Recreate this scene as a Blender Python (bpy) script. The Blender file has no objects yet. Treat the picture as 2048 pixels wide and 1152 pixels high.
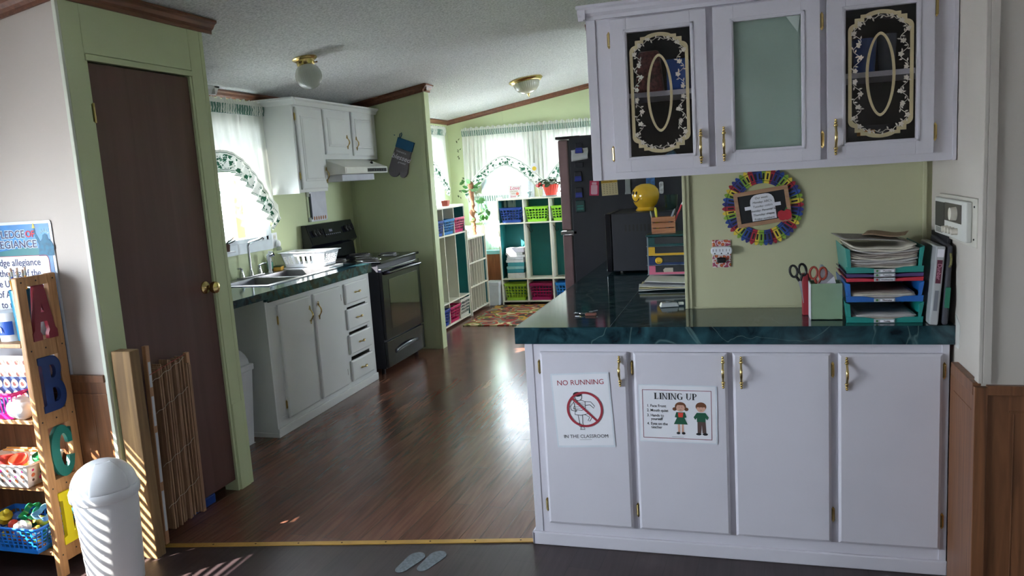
import bpy, bmesh, math, random
from mathutils import Vector, Matrix, Euler
random.seed(7)
S = bpy.context.scene
COL = S.collection
PI = math.pi

# ------------------------------------------------------------------ camera
CAM_Z, YAW, PITCH, ROLL, FPX = 1.516, 0.295, -0.1438, -0.0639, 1547.8
cy, sy, cp, sp = math.cos(YAW), math.sin(YAW), math.cos(PITCH), math.sin(PITCH)
fwd = Vector((-sy*cp, cy*cp, sp)); right = Vector((cy, sy, 0)); up = right.cross(fwd)
r2 = math.cos(ROLL)*right + math.sin(ROLL)*up
u2 = -math.sin(ROLL)*right + math.cos(ROLL)*up
cam = bpy.data.cameras.new('camera'); co = bpy.data.objects.new('camera', cam); COL.objects.link(co)
cam.sensor_width = 36; cam.lens = FPX/2048*36; cam.clip_start = .02; cam.clip_end = 200
M = Matrix((r2, u2, -fwd)).transposed().to_4x4(); M.translation = (0, 0, CAM_Z)
co.matrix_world = M
S.camera = co

# ------------------------------------------------------------------ light
S.view_settings.view_transform = 'Standard'; S.view_settings.look = 'None'
S.view_settings.gamma = 1; S.view_settings.use_curve_mapping = False
S.view_settings.exposure = 0.18
w = bpy.data.worlds.new('sky'); S.world = w; w.use_nodes = True
nt = w.node_tree; bg = nt.nodes['Background']
bg.inputs[0].default_value = (.80, .90, 1, 1); bg.inputs[1].default_value = 32.0
sun = bpy.data.lights.new('sun', 'SUN'); sun.energy = 48; sun.angle = .005; sun.color = (1, .95, .86)
so = bpy.data.objects.new('sun', sun); COL.objects.link(so)
so.rotation_euler = Vector((.64, .77, -.70)).to_track_quat('-Z', 'Y').to_euler()

def portal(name, loc, d, sx, sy_):
    """marks a window opening so the sky light coming through it is sampled well"""
    l = bpy.data.lights.new(name, 'AREA'); l.shape = 'RECTANGLE'; l.size = sx; l.size_y = sy_; l.cycles.is_portal = True
    o = bpy.data.objects.new(name, l); COL.objects.link(o); o.location = loc
    d = Vector(d); z = -d; x = Vector((0, 0, 1)).cross(z).normalized(); y = z.cross(x)
    o.matrix_world = Matrix.Translation(loc) @ Matrix((x, y, z)).transposed().to_4x4()
portal('portal_rear', (.69, -3.14, 1.03), (0, 1, 0), .55, .42)
portal('portal_added_lounge', (.84, 7.55, 1.45), (-1, 0, 0), 1.15, 1.05)
portal('portal_side', (3.64, .34, 1.3), (-1, 0, 0), .65, .6)
portal('portal_blind', (-3.56, .85, 1.25), (1, 0, 0), 2.1, .95)
portal('portal_sink', (-3.56, 4.68, 1.6), (1, 0, 0), .75, .9)
portal('portal_lounge', (-3.56, 8.1, 1.6), (1, 0, 0), 1.15, .9)
portal('portal_far', (-2.25, 9.12, 1.4), (0, -1, 0), 1.5, 1.3)

# ------------------------------------------------------------------ materials
def lin(c):
    c = [x/255 for x in c]
    return tuple(x/12.92 if x <= .04045 else ((x+.055)/1.055)**2.4 for x in c)
class NT:
    def __init__(s, m): s.t = m.node_tree; s.n = s.t.nodes
    def add(s, t, **k):
        n = s.n.new(t)
        for a, v in k.items(): setattr(n, a, v)
        return n
    def ln(s, a, b): s.t.links.new(a, b)
_m = {}
def mat(name, rgb, rough=.5, metal=0, var=.06, scale=12, bump=0, bscale=60, coat=0, trans=0, alpha=1, spec=None):
    """a plain surface with a slight procedural variation of tone"""
    if name in _m: return _m[name]
    m = bpy.data.materials.new(name); m.use_nodes = True; q = NT(m); b = q.n['Principled BSDF']
    c = lin(rgb)
    tc = q.add('ShaderNodeTexCoord'); ns = q.add('ShaderNodeTexNoise'); ns.inputs['Scale'].default_value = scale
    ns.inputs['Detail'].default_value = 4
    q.ln(tc.outputs['Object'], ns.inputs['Vector'])
    r = q.add('ShaderNodeValToRGB')
    r.color_ramp.elements[0].position = .3; r.color_ramp.elements[1].position = .7
    r.color_ramp.elements[0].color = tuple(max(0, x*(1-var)) for x in c)+(1,)
    r.color_ramp.elements[1].color = tuple(min(1, x*(1+var)) for x in c)+(1,)
    q.ln(ns.outputs[0], r.inputs[0]); q.ln(r.outputs[0], b.inputs['Base Color'])
    b.inputs['Roughness'].default_value = rough; b.inputs['Metallic'].default_value = metal
    b.inputs['Coat Weight'].default_value = coat; b.inputs['Transmission Weight'].default_value = trans
    b.inputs['Alpha'].default_value = alpha
    if spec is not None: b.inputs['Specular IOR Level'].default_value = spec
    if bump:
        n2 = q.add('ShaderNodeTexNoise'); n2.inputs['Scale'].default_value = bscale; n2.inputs['Detail'].default_value = 3
        q.ln(tc.outputs['Object'], n2.inputs['Vector'])
        bp = q.add('ShaderNodeBump'); bp.inputs['Strength'].default_value = bump; bp.inputs['Distance'].default_value = .01
        q.ln(n2.outputs[0], bp.inputs['Height']); q.ln(bp.outputs[0], b.inputs['Normal'])
    m.diffuse_color = c+(1,)
    _m[name] = m; return m

def wood(name, a, b_, rough=.5, axis='Z', scale=6, stretch=.08, bump=.05):
    if name in _m: return _m[name]
    m = bpy.data.materials.new(name); m.use_nodes = True; q = NT(m); b = q.n['Principled BSDF']
    tc = q.add('ShaderNodeTexCoord'); mp = q.add('ShaderNodeMapping')
    sc = [scale*4]*3; sc['XYZ'.index(axis)] = scale*4*stretch; mp.inputs['Scale'].default_value = sc
    q.ln(tc.outputs['Object'], mp.inputs[0])
    n = q.add('ShaderNodeTexNoise'); n.inputs['Scale'].default_value = 1.6; n.inputs['Detail'].default_value = 6; n.inputs['Distortion'].default_value = 1.2
    q.ln(mp.outputs[0], n.inputs['Vector'])
    r = q.add('ShaderNodeValToRGB'); e = r.color_ramp.elements
    e[0].position = .32; e[1].position = .68; e[0].color = lin(a)+(1,); e[1].color = lin(b_)+(1,)
    q.ln(n.outputs[0], r.inputs[0]); q.ln(r.outputs[0], b.inputs['Base Color'])
    b.inputs['Roughness'].default_value = rough
    bp = q.add('ShaderNodeBump'); bp.inputs['Strength'].default_value = bump; bp.inputs['Distance'].default_value = .005
    q.ln(n.outputs[0], bp.inputs['Height']); q.ln(bp.outputs[0], b.inputs['Normal'])
    _m[name] = m; return m

def planks(name, c1, c2, c3, rough, width=.085, length=.9):
    m = bpy.data.materials.new(name); m.use_nodes = True; q = NT(m); b = q.n['Principled BSDF']
    tc = q.add('ShaderNodeTexCoord'); mp = q.add('ShaderNodeMapping'); mp.inputs['Rotation'].default_value = (0, 0, PI/2+.06)
    q.ln(tc.outputs['Object'], mp.inputs[0])
    br = q.add('ShaderNodeTexBrick'); br.inputs['Scale'].default_value = 1
    br.inputs['Brick Width'].default_value = length; br.inputs['Row Height'].default_value = width
    br.inputs['Mortar Size'].default_value = .0012; br.inputs['Mortar Smooth'].default_value = .3
    br.inputs['Color1'].default_value = lin(c1)+(1,); br.inputs['Color2'].default_value = lin(c2)+(1,); br.inputs['Mortar'].default_value = lin(c3)+(1,)
    q.ln(mp.outputs[0], br.inputs['Vector'])
    m2 = q.add('ShaderNodeMapping'); m2.inputs['Scale'].default_value = (36, 2.2, 5); q.ln(tc.outputs['Object'], m2.inputs[0])
    n = q.add('ShaderNodeTexNoise'); n.inputs['Scale'].default_value = 1.5; n.inputs['Detail'].default_value = 5; n.inputs['Distortion'].default_value = .15
    q.ln(m2.outputs[0], n.inputs['Vector'])
    r = q.add('ShaderNodeValToRGB'); r.color_ramp.elements[0].color = (.66, .63, .62, 1); r.color_ramp.elements[1].color = (1.15, 1.12, 1.1, 1)
    r.color_ramp.elements[0].position = .3; r.color_ramp.elements[1].position = .7
    q.ln(n.outputs[0], r.inputs[0])
    mx = q.add('ShaderNodeMix', data_type='RGBA', blend_type='MULTIPLY'); mx.inputs[0].default_value = 1
    q.ln(br.outputs['Color'], mx.inputs[6]); q.ln(r.outputs[0], mx.inputs[7]); q.ln(mx.outputs[2], b.inputs['Base Color'])
    n3 = q.add('ShaderNodeTexNoise'); n3.inputs['Scale'].default_value = 7; n3.inputs['Detail'].default_value = 5
    q.ln(tc.outputs['Object'], n3.inputs['Vector'])
    mr = q.add('ShaderNodeMapRange'); mr.inputs[1].default_value = .3; mr.inputs[2].default_value = .7; mr.inputs[3].default_value = rough-.02; mr.inputs[4].default_value = rough+.05
    q.ln(n3.outputs[0], mr.inputs[0]); q.ln(mr.outputs[0], b.inputs['Roughness'])
    bp = q.add('ShaderNodeBump'); bp.inputs['Strength'].default_value = .05; bp.inputs['Distance'].default_value = .002
    ad = q.add('ShaderNodeMath', operation='ADD'); q.ln(n.outputs[0], ad.inputs[0]); q.ln(br.outputs['Fac'], ad.inputs[1])
    q.ln(ad.outputs[0], bp.inputs['Height']); q.ln(bp.outputs[0], b.inputs['Normal'])
    return m

def marble(name):
    m = bpy.data.materials.new(name); m.use_nodes = True; q = NT(m); b = q.n['Principled BSDF']
    tc = q.add('ShaderNodeTexCoord')
    n = q.add('ShaderNodeTexNoise'); n.inputs['Scale'].default_value = 9; n.inputs['Detail'].default_value = 8; n.inputs['Distortion'].default_value = 1.5
    q.ln(tc.outputs['Object'], n.inputs['Vector'])
    r = q.add('ShaderNodeValToRGB'); e = r.color_ramp.elements
    e[0].position = .35; e[1].position = .72; e[0].color = lin((16, 30, 38))+(1,); e[1].color = lin((44, 80, 88))+(1,)
    q.ln(n.outputs[0], r.inputs[0])
    n2 = q.add('ShaderNodeTexNoise'); n2.inputs['Scale'].default_value = 1.7; n2.inputs['Detail'].default_value = 3; n2.inputs['Distortion'].default_value = 2
    q.ln(tc.outputs['Object'], n2.inputs['Vector'])
    s1 = q.add('ShaderNodeMath', operation='SUBTRACT'); s1.inputs[1].default_value = .5; q.ln(n2.outputs[0], s1.inputs[0])
    s2 = q.add('ShaderNodeMath', operation='ABSOLUTE'); q.ln(s1.outputs[0], s2.inputs[0])
    r3 = q.add('ShaderNodeValToRGB'); r3.color_ramp.elements[0].color = (.28, .28, .28, 1); r3.color_ramp.elements[1].color = (0, 0, 0, 1); r3.color_ramp.elements[1].position = .006
    q.ln(s2.outputs[0], r3.inputs[0])
    mx = q.add('ShaderNodeMix', data_type='RGBA'); q.ln(r3.outputs[0], mx.inputs[0]); q.ln(r.outputs[0], mx.inputs[6]); mx.inputs[7].default_value = lin((130, 165, 160))+(1,)
    q.ln(mx.outputs[2], b.inputs['Base Color']); b.inputs['Roughness'].default_value = .09
    return m

def popcorn(name):
    m = bpy.data.materials.new(name); m.use_nodes = True; q = NT(m); b = q.n['Principled BSDF']
    tc = q.add('ShaderNodeTexCoord')
    v = q.add('ShaderNodeTexNoise'); v.inputs['Scale'].default_value = 75; v.inputs['Detail'].default_value = 5; v.inputs['Roughness'].default_value = .7
    q.ln(tc.outputs['Object'], v.inputs['Vector'])
    r = q.add('ShaderNodeValToRGB'); e = r.color_ramp.elements; e[0].position = .3; e[1].position = .6
    e[0].color = lin((188, 190, 190))+(1,); e[1].color = lin((243, 244, 244))+(1,)
    q.ln(v.outputs[0], r.inputs[0]); q.ln(r.outputs[0], b.inputs['Base Color'])
    bp = q.add('ShaderNodeBump'); bp.inputs['Strength'].default_value = .8; bp.inputs['Distance'].default_value = .012
    q.ln(v.outputs[0], bp.inputs['Height']); q.ln(bp.outputs[0], b.inputs['Normal']); b.inputs['Roughness'].default_value = .95
    return m

def cloth_white(name, tint=(236, 238, 230), tr=.05, ivy=False, stripes=False):
    m = bpy.data.materials.new(name); m.use_nodes = True; q = NT(m); q.n.clear()
    out = q.add('ShaderNodeOutputMaterial'); d = q.add('ShaderNodeBsdfDiffuse'); t = q.add('ShaderNodeBsdfTranslucent'); mx = q.add('ShaderNodeMixShader')
    mx.inputs[0].default_value = tr; q.ln(d.outputs[0], mx.inputs[1]); q.ln(t.outputs[0], mx.inputs[2]); q.ln(mx.outputs[0], out.inputs[0])
    uv = q.add('ShaderNodeTexCoord')
    n = q.add('ShaderNodeTexNoise'); n.inputs['Scale'].default_value = 200; q.ln(uv.outputs['Object'], n.inputs['Vector'])
    base = q.add('ShaderNodeMix', data_type='RGBA'); q.ln(n.outputs[0], base.inputs[0])
    base.inputs[6].default_value = lin([x-8 for x in tint])+(1,); base.inputs[7].default_value = lin(tint)+(1,)
    cur = base.outputs[2]
    green = lin((52, 96, 74))+(1,)
    if ivy:
        vo = q.add('ShaderNodeTexVoronoi'); vo.inputs['Scale'].default_value = 25; vo.inputs['Randomness'].default_value = .9
        n2 = q.add('ShaderNodeTexNoise'); n2.inputs['Scale'].default_value = 70; q.ln(uv.outputs['UV'], n2.inputs['Vector'])
        ad = q.add('ShaderNodeMix', data_type='RGBA', blend_type='LINEAR_LIGHT'); ad.inputs[0].default_value = .025
        q.ln(uv.outputs['UV'], ad.inputs[6]); q.ln(n2.outputs['Color'], ad.inputs[7]); q.ln(ad.outputs[2], vo.inputs['Vector'])
        lt = q.add('ShaderNodeMath', operation='LESS_THAN'); lt.inputs[1].default_value = .47; q.ln(vo.outputs['Distance'], lt.inputs[0])
        sx = q.add('ShaderNodeSeparateXYZ'); q.ln(uv.outputs['UV'], sx.inputs[0])
        # leaves only between the two edge lines of the border
        a1 = q.add('ShaderNodeMath', operation='GREATER_THAN'); a1.inputs[1].default_value = .028; q.ln(sx.outputs[1], a1.inputs[0])
        a2 = q.add('ShaderNodeMath', operation='LESS_THAN'); a2.inputs[1].default_value = .125; q.ln(sx.outputs[1], a2.inputs[0])
        p1 = q.add('ShaderNodeMath', operation='MULTIPLY'); q.ln(lt.outputs[0], p1.inputs[0]); q.ln(a1.outputs[0], p1.inputs[1])
        p2 = q.add('ShaderNodeMath', operation='MULTIPLY'); q.ln(p1.outputs[0], p2.inputs[0]); q.ln(a2.outputs[0], p2.inputs[1])
        # edge lines
        fs = None
        for pos in (.018, .132, .143):
            s1 = q.add('ShaderNodeMath', operation='SUBTRACT'); s1.inputs[1].default_value = pos; q.ln(sx.outputs[1], s1.inputs[0])
            s2 = q.add('ShaderNodeMath', operation='ABSOLUTE'); q.ln(s1.outputs[0], s2.inputs[0])
            s3 = q.add('ShaderNodeMath', operation='LESS_THAN'); s3.inputs[1].default_value = .0022; q.ln(s2.outputs[0], s3.inputs[0])
            o = q.add('ShaderNodeMath', operation='MAXIMUM'); q.ln(s3.outputs[0], o.inputs[0])
            q.ln((fs or p2).outputs[0], o.inputs[1]); fs = o
        mm = q.add('ShaderNodeMix', data_type='RGBA'); q.ln(fs.outputs[0], mm.inputs[0]); q.ln(cur, mm.inputs[6]); mm.inputs[7].default_value = green
        cur = mm.outputs[2]
    if stripes:
        vo = q.add('ShaderNodeTexWave'); vo.inputs['Scale'].default_value = 22; vo.inputs['Distortion'].default_value = 3; vo.inputs['Detail'].default_value = 2
        q.ln(uv.outputs['UV'], vo.inputs['Vector'])
        r = q.add('ShaderNodeValToRGB'); r.color_ramp.elements[0].position = .35; r.color_ramp.elements[1].position = .6; q.ln(vo.outputs[0], r.inputs[0])
        mm = q.add('ShaderNodeMix', data_type='RGBA'); q.ln(r.outputs[0], mm.inputs[0]); q.ln(cur, mm.inputs[6]); mm.inputs[7].default_value = lin((110, 146, 132))+(1,)
        cur = mm.outputs[2]
    q.ln(cur, d.inputs[0]); q.ln(cur, t.inputs[0])
    return m

def pane(name, tint=(1, 1, 1), refl=.08):
    m = bpy.data.materials.new(name); m.use_nodes = True; q = NT(m); q.n.clear()
    out = q.add('ShaderNodeOutputMaterial'); t = q.add('ShaderNodeBsdfTransparent'); g = q.add('ShaderNodeBsdfGlossy'); mx = q.add('ShaderNodeMixShader')
    t.inputs[0].default_value = tint+(1,); g.inputs['Roughness'].default_value = .02
    lw = q.add('ShaderNodeLayerWeight'); lw.inputs[0].default_value = .5
    pw = q.add('ShaderNodeMath', operation='POWER'); pw.inputs[1].default_value = 5; q.ln(lw.outputs['Facing'], pw.inputs[0])
    fr = q.add('ShaderNodeMath', operation='MULTIPLY_ADD'); fr.inputs[1].default_value = .9; fr.inputs[2].default_value = refl/2; q.ln(pw.outputs[0], fr.inputs[0])
    tc = q.add('ShaderNodeTexCoord'); n = q.add('ShaderNodeTexNoise'); n.inputs['Scale'].default_value = 3; q.ln(tc.outputs['Object'], n.inputs[0])
    bp = q.add('ShaderNodeBump'); bp.inputs['Strength'].default_value = .02; q.ln(n.outputs[0], bp.inputs['Height']); q.ln(bp.outputs[0], g.inputs['Normal'])
    q.ln(fr.outputs[0], mx.inputs[0]); q.ln(t.outputs[0], mx.inputs[1]); q.ln(g.outputs[0], mx.inputs[2]); q.ln(mx.outputs[0], out.inputs[0])
    return m

def rug_mat(name):
    m = bpy.data.materials.new(name); m.use_nodes = True; q = NT(m); b = q.n['Principled BSDF']
    tc = q.add('ShaderNodeTexCoord')
    n0 = q.add('ShaderNodeTexNoise'); n0.inputs['Scale'].default_value = 5; q.ln(tc.outputs['Object'], n0.inputs['Vector'])
    ad = q.add('ShaderNodeMix', data_type='RGBA', blend_type='LINEAR_LIGHT'); ad.inputs[0].default_value = .12
    q.ln(tc.outputs['Object'], ad.inputs[6]); q.ln(n0.outputs['Color'], ad.inputs[7])
    vo = q.add('ShaderNodeTexVoronoi'); vo.inputs['Scale'].default_value = 4.2; q.ln(ad.outputs[2], vo.inputs['Vector'])
    sx = q.add('ShaderNodeSeparateColor'); q.ln(vo.outputs['Color'], sx.inputs[0])
    sm = q.add('ShaderNodeMath', operation='MULTIPLY'); q.ln(vo.outputs['Distance'], sm.inputs[0]); sm.inputs[1].default_value = 1.1
    s2 = q.add('ShaderNodeMath', operation='ADD'); q.ln(sm.outputs[0], s2.inputs[0]); q.ln(sx.outputs[0], s2.inputs[1])
    fr = q.add('ShaderNodeMath', operation='FRACT'); q.ln(s2.outputs[0], fr.inputs[0])
    r = q.add('ShaderNodeValToRGB'); r.color_ramp.interpolation = 'CONSTANT'; e = r.color_ramp.elements
    cols = [(168, 62, 44), (214, 200, 150), (110, 116, 58), (188, 140, 52), (70, 60, 52), (150, 48, 42), (120, 130, 110)]
    e[0].position = 0; e[0].color = lin(cols[0])+(1,)
    e[1].position = .16; e[1].color = lin(cols[1])+(1,)
    for i, c in enumerate(cols[2:]):
        k = e.new(.3+i*.14); k.color = lin(c)+(1,)
    q.ln(fr.outputs[0], r.inputs[0]); q.ln(r.outputs[0], b.inputs['Base Color']); b.inputs['Roughness'].default_value = .95
    return m

def floral(name, scale=60):
    m = bpy.data.materials.new(name); m.use_nodes = True; q = NT(m); b = q.n['Principled BSDF']
    tc = q.add('ShaderNodeTexCoord'); vo = q.add('ShaderNodeTexVoronoi'); vo.inputs['Scale'].default_value = scale
    q.ln(tc.outputs['Object'], vo.inputs['Vector'])
    r = q.add('ShaderNodeValToRGB'); r.color_ramp.interpolation = 'CONSTANT'; e = r.color_ramp.elements
    e[0].color = lin((196, 120, 40))+(1,); e[1].position = .22; e[1].color = lin((180, 70, 60))+(1,)
    k = e.new(.42); k.color = lin((206, 198, 192))+(1,); k = e.new(.62); k.color = lin((150, 60, 90))+(1,)
    q.ln(vo.outputs['Distance'], r.inputs[0]); q.ln(r.outputs[0], b.inputs['Base Color']); b.inputs['Roughness'].default_value = .4
    return m

GREEN = mat('sage_paint', (192, 202, 160), .6, var=.03, scale=3)
OLIVE = mat('faded_sage_paint', (184, 184, 150), .65, var=.03, scale=3)
TAN = mat('beige_wallboard', (186, 177, 169), .75, var=.03, scale=2)
GREIGE = mat('pale_grey_paint', (188, 181, 172), .7, var=.03, scale=2)
WHITE = mat('white_cabinet_paint', (206, 203, 212), .42, var=.02, scale=5, bump=.03, bscale=120)
WHITE2 = mat('white_kitchen_paint', (214, 216, 214), .42, var=.02, scale=5)
WPL = mat('white_plastic', (226, 228, 232), .35, var=.02)
DOORB = wood('brown_door_skin', (80, 52, 46), (92, 62, 55), .5, 'Z', 2, .05, .02)
TRIMB = wood('brown_trim_wood', (88, 52, 36), (120, 74, 50), .45, 'Y', 6)
WAINS = wood('wainscot_wood', (92, 58, 36), (128, 84, 54), .4, 'Z', 5, .06)
PINE = wood('pine_wood', (150, 106, 66), (190, 142, 94), .5, 'Z', 5, .08)
LUMBER = wood('rough_lumber', (110, 84, 54), (150, 118, 78), .8, 'Z', 4, .06, .2)
BAMBOO = wood('bamboo_slat', (120, 88, 64), (164, 128, 98), .6, 'Z', 12, .03)
BRASS = mat('polished_brass', (204, 180, 120), .24, 1, var=.1)
CHROME = mat('chrome', (200, 204, 210), .12, 1)
STEEL = mat('brushed_steel', (150, 150, 156), .28, 1, var=.08, scale=30)
BLACK = mat('black_enamel', (15, 16, 25), .16, var=.2)
BLACKM = mat('black_textured', (30, 31, 42), .5, var=.1, bump=.05, bscale=300)
BLK = mat('black_plastic', (16, 16, 18), .45)
MARB = marble('green_marble_laminate')
POP = popcorn('popcorn_ceiling')
CURT = cloth_white('white_curtain_cloth')
IVY = cloth_white('ivy_border_cloth', ivy=True, tr=.03)
HEAD = cloth_white('green_header_cloth', stripes=True, tr=.05)
SHEER = cloth_white('pale_mint_cloth', (205, 226, 214), .08)
GLASS = pane('window_glass')
PAPER = mat('white_paper', (226, 226, 232), .8, var=.01)
INK = mat('black_ink', (22, 22, 26), .7, var=.05)
REDINK = mat('red_ink', (150, 36, 52), .7, var=.05)
TEAL = mat('teal_paint', (14, 108, 112), .55, var=.05)
UNITW = mat('cubby_white', (222, 218, 202), .55, var=.03)
SHADOWB = mat('shaded_interior_board', (44, 40, 42), .7)  # shade inside the glass cabinet, put into the back panel's colour

# ------------------------------------------------------------------ mesh building
class MB:
    def __init__(s): s.v = []; s.f = []; s.mi = []; s.uv = {}
    def add(s, vs, fs, mi=0, T=None):
        o = len(s.v)
        s.v += [tuple(T @ Vector(p)) if T else tuple(p) for p in vs]
        s.f += [tuple(i+o for i in f) for f in fs]; s.mi += [mi]*len(fs)
        return s
    def box(s, x0, x1, y0, y1, z0, z1, mi=0, T=None):
        vs = [(x, y, z) for x in (x0, x1) for y in (y0, y1) for z in (z0, z1)]
        return s.add(vs, [(0, 1, 3, 2), (4, 6, 7, 5), (0, 4, 5, 1), (2, 3, 7, 6), (0, 2, 6, 4), (1, 5, 7, 3)], mi, T)
    def taper(s, x0, x1, y0, y1, z0, z1, ex, ey, mi=0, T=None):
        """box whose +z end is inset by ex, ey"""
        vs = []
        for x, a in ((x0, 1), (x1, -1)):
            for y, b in ((y0, 1), (y1, -1)):
                vs += [(x, y, z0), (x+a*ex, y+b*ey, z1)]
        return s.add(vs, [(0, 1, 3, 2), (4, 6, 7, 5), (0, 4, 5, 1), (2, 3, 7, 6), (0, 2, 6, 4), (1, 5, 7, 3)], mi, T)
    def prism(s, poly, h0, h1, plane='xy', mi=0, T=None):
        def q(a, b, h): return {'xy': (a, b, h), 'xz': (a, h, b), 'yz': (h, a, b)}[plane]
        n = len(poly)
        vs = [q(a, b, h0) for a, b in poly]+[q(a, b, h1) for a, b in poly]
        return s.add(vs, [tuple(range(n))[::-1], tuple(range(n, 2*n))]+[(i, (i+1) % n, n+(i+1) % n, n+i) for i in range(n)], mi, T)
    def tube(s, pts, r, seg=8, mi=0, T=None, closed=False):
        pts = [Vector(p) for p in pts]; n = len(pts); rs = r if isinstance(r, (list, tuple)) else [r]*n
        vs = []; prev = None
        for i, p in enumerate(pts):
            if closed: t = pts[(i+1) % n]-pts[i-1]
            else: t = pts[min(i+1, n-1)]-pts[max(i-1, 0)]
            t = t.normalized() if t.length > 1e-9 else Vector((0, 0, 1))
            if prev is None: a = t.orthogonal().normalized()
            else:
                a = prev-t*prev.dot(t); a = a.normalized() if a.length > 1e-6 else t.orthogonal().normalized()
            prev = a; b = t.cross(a)
            vs += [p+rs[i]*(math.cos(2*PI*k/seg)*a+math.sin(2*PI*k/seg)*b) for k in range(seg)]
        fs = []
        for i in range(n if closed else n-1):
            j = (i+1) % n
            fs += [(i*seg+k, i*seg+(k+1) % seg, j*seg+(k+1) % seg, j*seg+k) for k in range(seg)]
        if not closed: fs += [tuple(range(seg))[::-1], tuple(range((n-1)*seg, n*seg))]
        return s.add(vs, fs, mi, T)
    def cyl(s, p0, p1, r0, r1=None, seg=16, mi=0, T=None):
        return s.tube([p0, p1], [r0, r0 if r1 is None else r1], seg, mi, T)
    def lathe(s, prof, c=(0, 0, 0), seg=24, mi=0, T=None, sx=1, sy=1):
        vs = []; n = len(prof)
        for r, z in prof: vs += [(c[0]+r*sx*math.cos(2*PI*k/seg), c[1]+r*sy*math.sin(2*PI*k/seg), c[2]+z) for k in range(seg)]
        fs = []
        for i in range(n-1): fs += [(i*seg+k, i*seg+(k+1) % seg, (i+1)*seg+(k+1) % seg, (i+1)*seg+k) for k in range(seg)]
        if prof[0][0] > 1e-5: fs.append(tuple(range(seg))[::-1])
        if prof[-1][0] > 1e-5: fs.append(tuple(range((n-1)*seg, n*seg)))
        return s.add(vs, fs, mi, T)
    def blob(s, c, r, seg=10, mi=0, T=None):
        rx, ry, rz = r if isinstance(r, (tuple, list)) else (r, r, r)
        prof = [(math.sin(PI*i/seg), -math.cos(PI*i/seg)) for i in range(seg+1)]
        vs = []; n = seg+1; sg = seg*2
        for a, b in prof: vs += [(c[0]+rx*a*math.cos(2*PI*k/sg), c[1]+ry*a*math.sin(2*PI*k/sg), c[2]+rz*b) for k in range(sg)]
        fs = [(i*sg+k, i*sg+(k+1) % sg, (i+1)*sg+(k+1) % sg, (i+1)*sg+k) for i in range(n-1) for k in range(sg)]
        return s.add(vs, fs, mi, T)
    def sheet(s, fn, nu, nv, mi=0, uvf=None, T=None, thick=0):
        vs = [fn(i/nu, j/nv) for j in range(nv+1) for i in range(nu+1)]
        o = len(s.v); f0 = len(s.f)
        fs = [(j*(nu+1)+i, j*(nu+1)+i+1, (j+1)*(nu+1)+i+1, (j+1)*(nu+1)+i) for j in range(nv) for i in range(nu)]
        s.add(vs, fs, mi, T)
        if uvf:
            for j in range(nv+1):
                for i in range(nu+1): s.uv[o+j*(nu+1)+i] = uvf(i/nu, j/nv)
        return s
    def grid_holes(s, plane, a0, a1, b0, b1, h0, h1, holes, mi=0):
        """slab with rectangular holes, one clean slab of cells"""
        A = sorted({a0, a1}|{x for h in holes for x in h[:2] if a0 < x < a1}); B = sorted({b0, b1}|{x for h in holes for x in h[2:] if b0 < x < b1})
        for i in range(len(A)-1):
            for j in range(len(B)-1):
                ca, cb = (A[i]+A[i+1])/2, (B[j]+B[j+1])/2
                if any(h[0] < ca < h[1] and h[2] < cb < h[3] for h in holes): continue
                if plane == 'yz': s.box(h0, h1, A[i], A[i+1], B[j], B[j+1], mi)
                elif plane == 'xz': s.box(A[i], A[i+1], h0, h1, B[j], B[j+1], mi)
                else: s.box(A[i], A[i+1], B[j], B[j+1], h0, h1, mi)
        return s
    def build(s, name, mats, parent=None, smooth=False, bevel=0, loc=None, kind=None, label=None, solid=0, merge=False, bseg=2):
        me = bpy.data.meshes.new(name)
        off = Vector(loc) if loc is not None else Vector((0, 0, 0))
        me.from_pydata([tuple(Vector(v)-off) for v in s.v], [], s.f)
        mats = mats if isinstance(mats, (list, tuple)) else [mats]
        for m in mats: me.materials.append(m)
        me.polygons.foreach_set('material_index', s.mi)
        if s.uv:
            l = me.uv_layers.new(name='uv')
            for li, lp in enumerate(me.loops): l.data[li].uv = s.uv.get(lp.vertex_index, (0, 0))
        bm = bmesh.new(); bm.from_mesh(me)
        if merge: bmesh.ops.remove_doubles(bm, verts=bm.verts, dist=1e-5)
        if not s.uv: bmesh.ops.recalc_face_normals(bm, faces=bm.faces)
        bm.to_mesh(me); bm.free()
        if smooth: me.polygons.foreach_set('use_smooth', [True]*len(me.polygons)); me.set_sharp_from_angle(angle=.7)
        o = bpy.data.objects.new(name, me); COL.objects.link(o)
        o.location = off
        if bevel:
            b = o.modifiers.new('bevel', 'BEVEL'); b.width = bevel; b.segments = bseg; b.limit_method = 'ANGLE'; b.angle_limit = .6
        if solid:
            b = o.modifiers.new('solid', 'SOLIDIFY'); b.thickness = solid; b.offset = 0
        if parent is not None: o.parent = parent
        if kind: o['kind'] = kind
        if label: o['label'] = label
        return o

def thing(name, label, cat, loc=(0, 0, 0), rz=0, group=None, rot=None):
    o = bpy.data.objects.new(name, None); COL.objects.link(o); o.empty_display_size = .05
    o.location = loc; o.rotation_euler = rot or (0, 0, rz); o['label'] = label; o['category'] = cat
    if group: o['group'] = group
    return o
def tag(o, label, cat, group=None, kind=None):
    o['label'] = label; o['category'] = cat
    if group: o['group'] = group
    if kind: o['kind'] = kind
    return o
def dup(root, loc=None, rz=None, label=None):
    c = root.copy(); COL.objects.link(c)
    if loc is not None: c.location = loc
    if rz is not None: c.rotation_euler = (0, 0, rz)
    if label: c['label'] = label
    for ch in list(root.children):
        d = ch.copy(); COL.objects.link(d); d.parent = c
        for g in list(ch.children):
            e = g.copy(); COL.objects.link(e); e.parent = d
    return c
def struct(mb, name, m, **k): return mb.build(name, m, kind='structure', **k)

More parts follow.
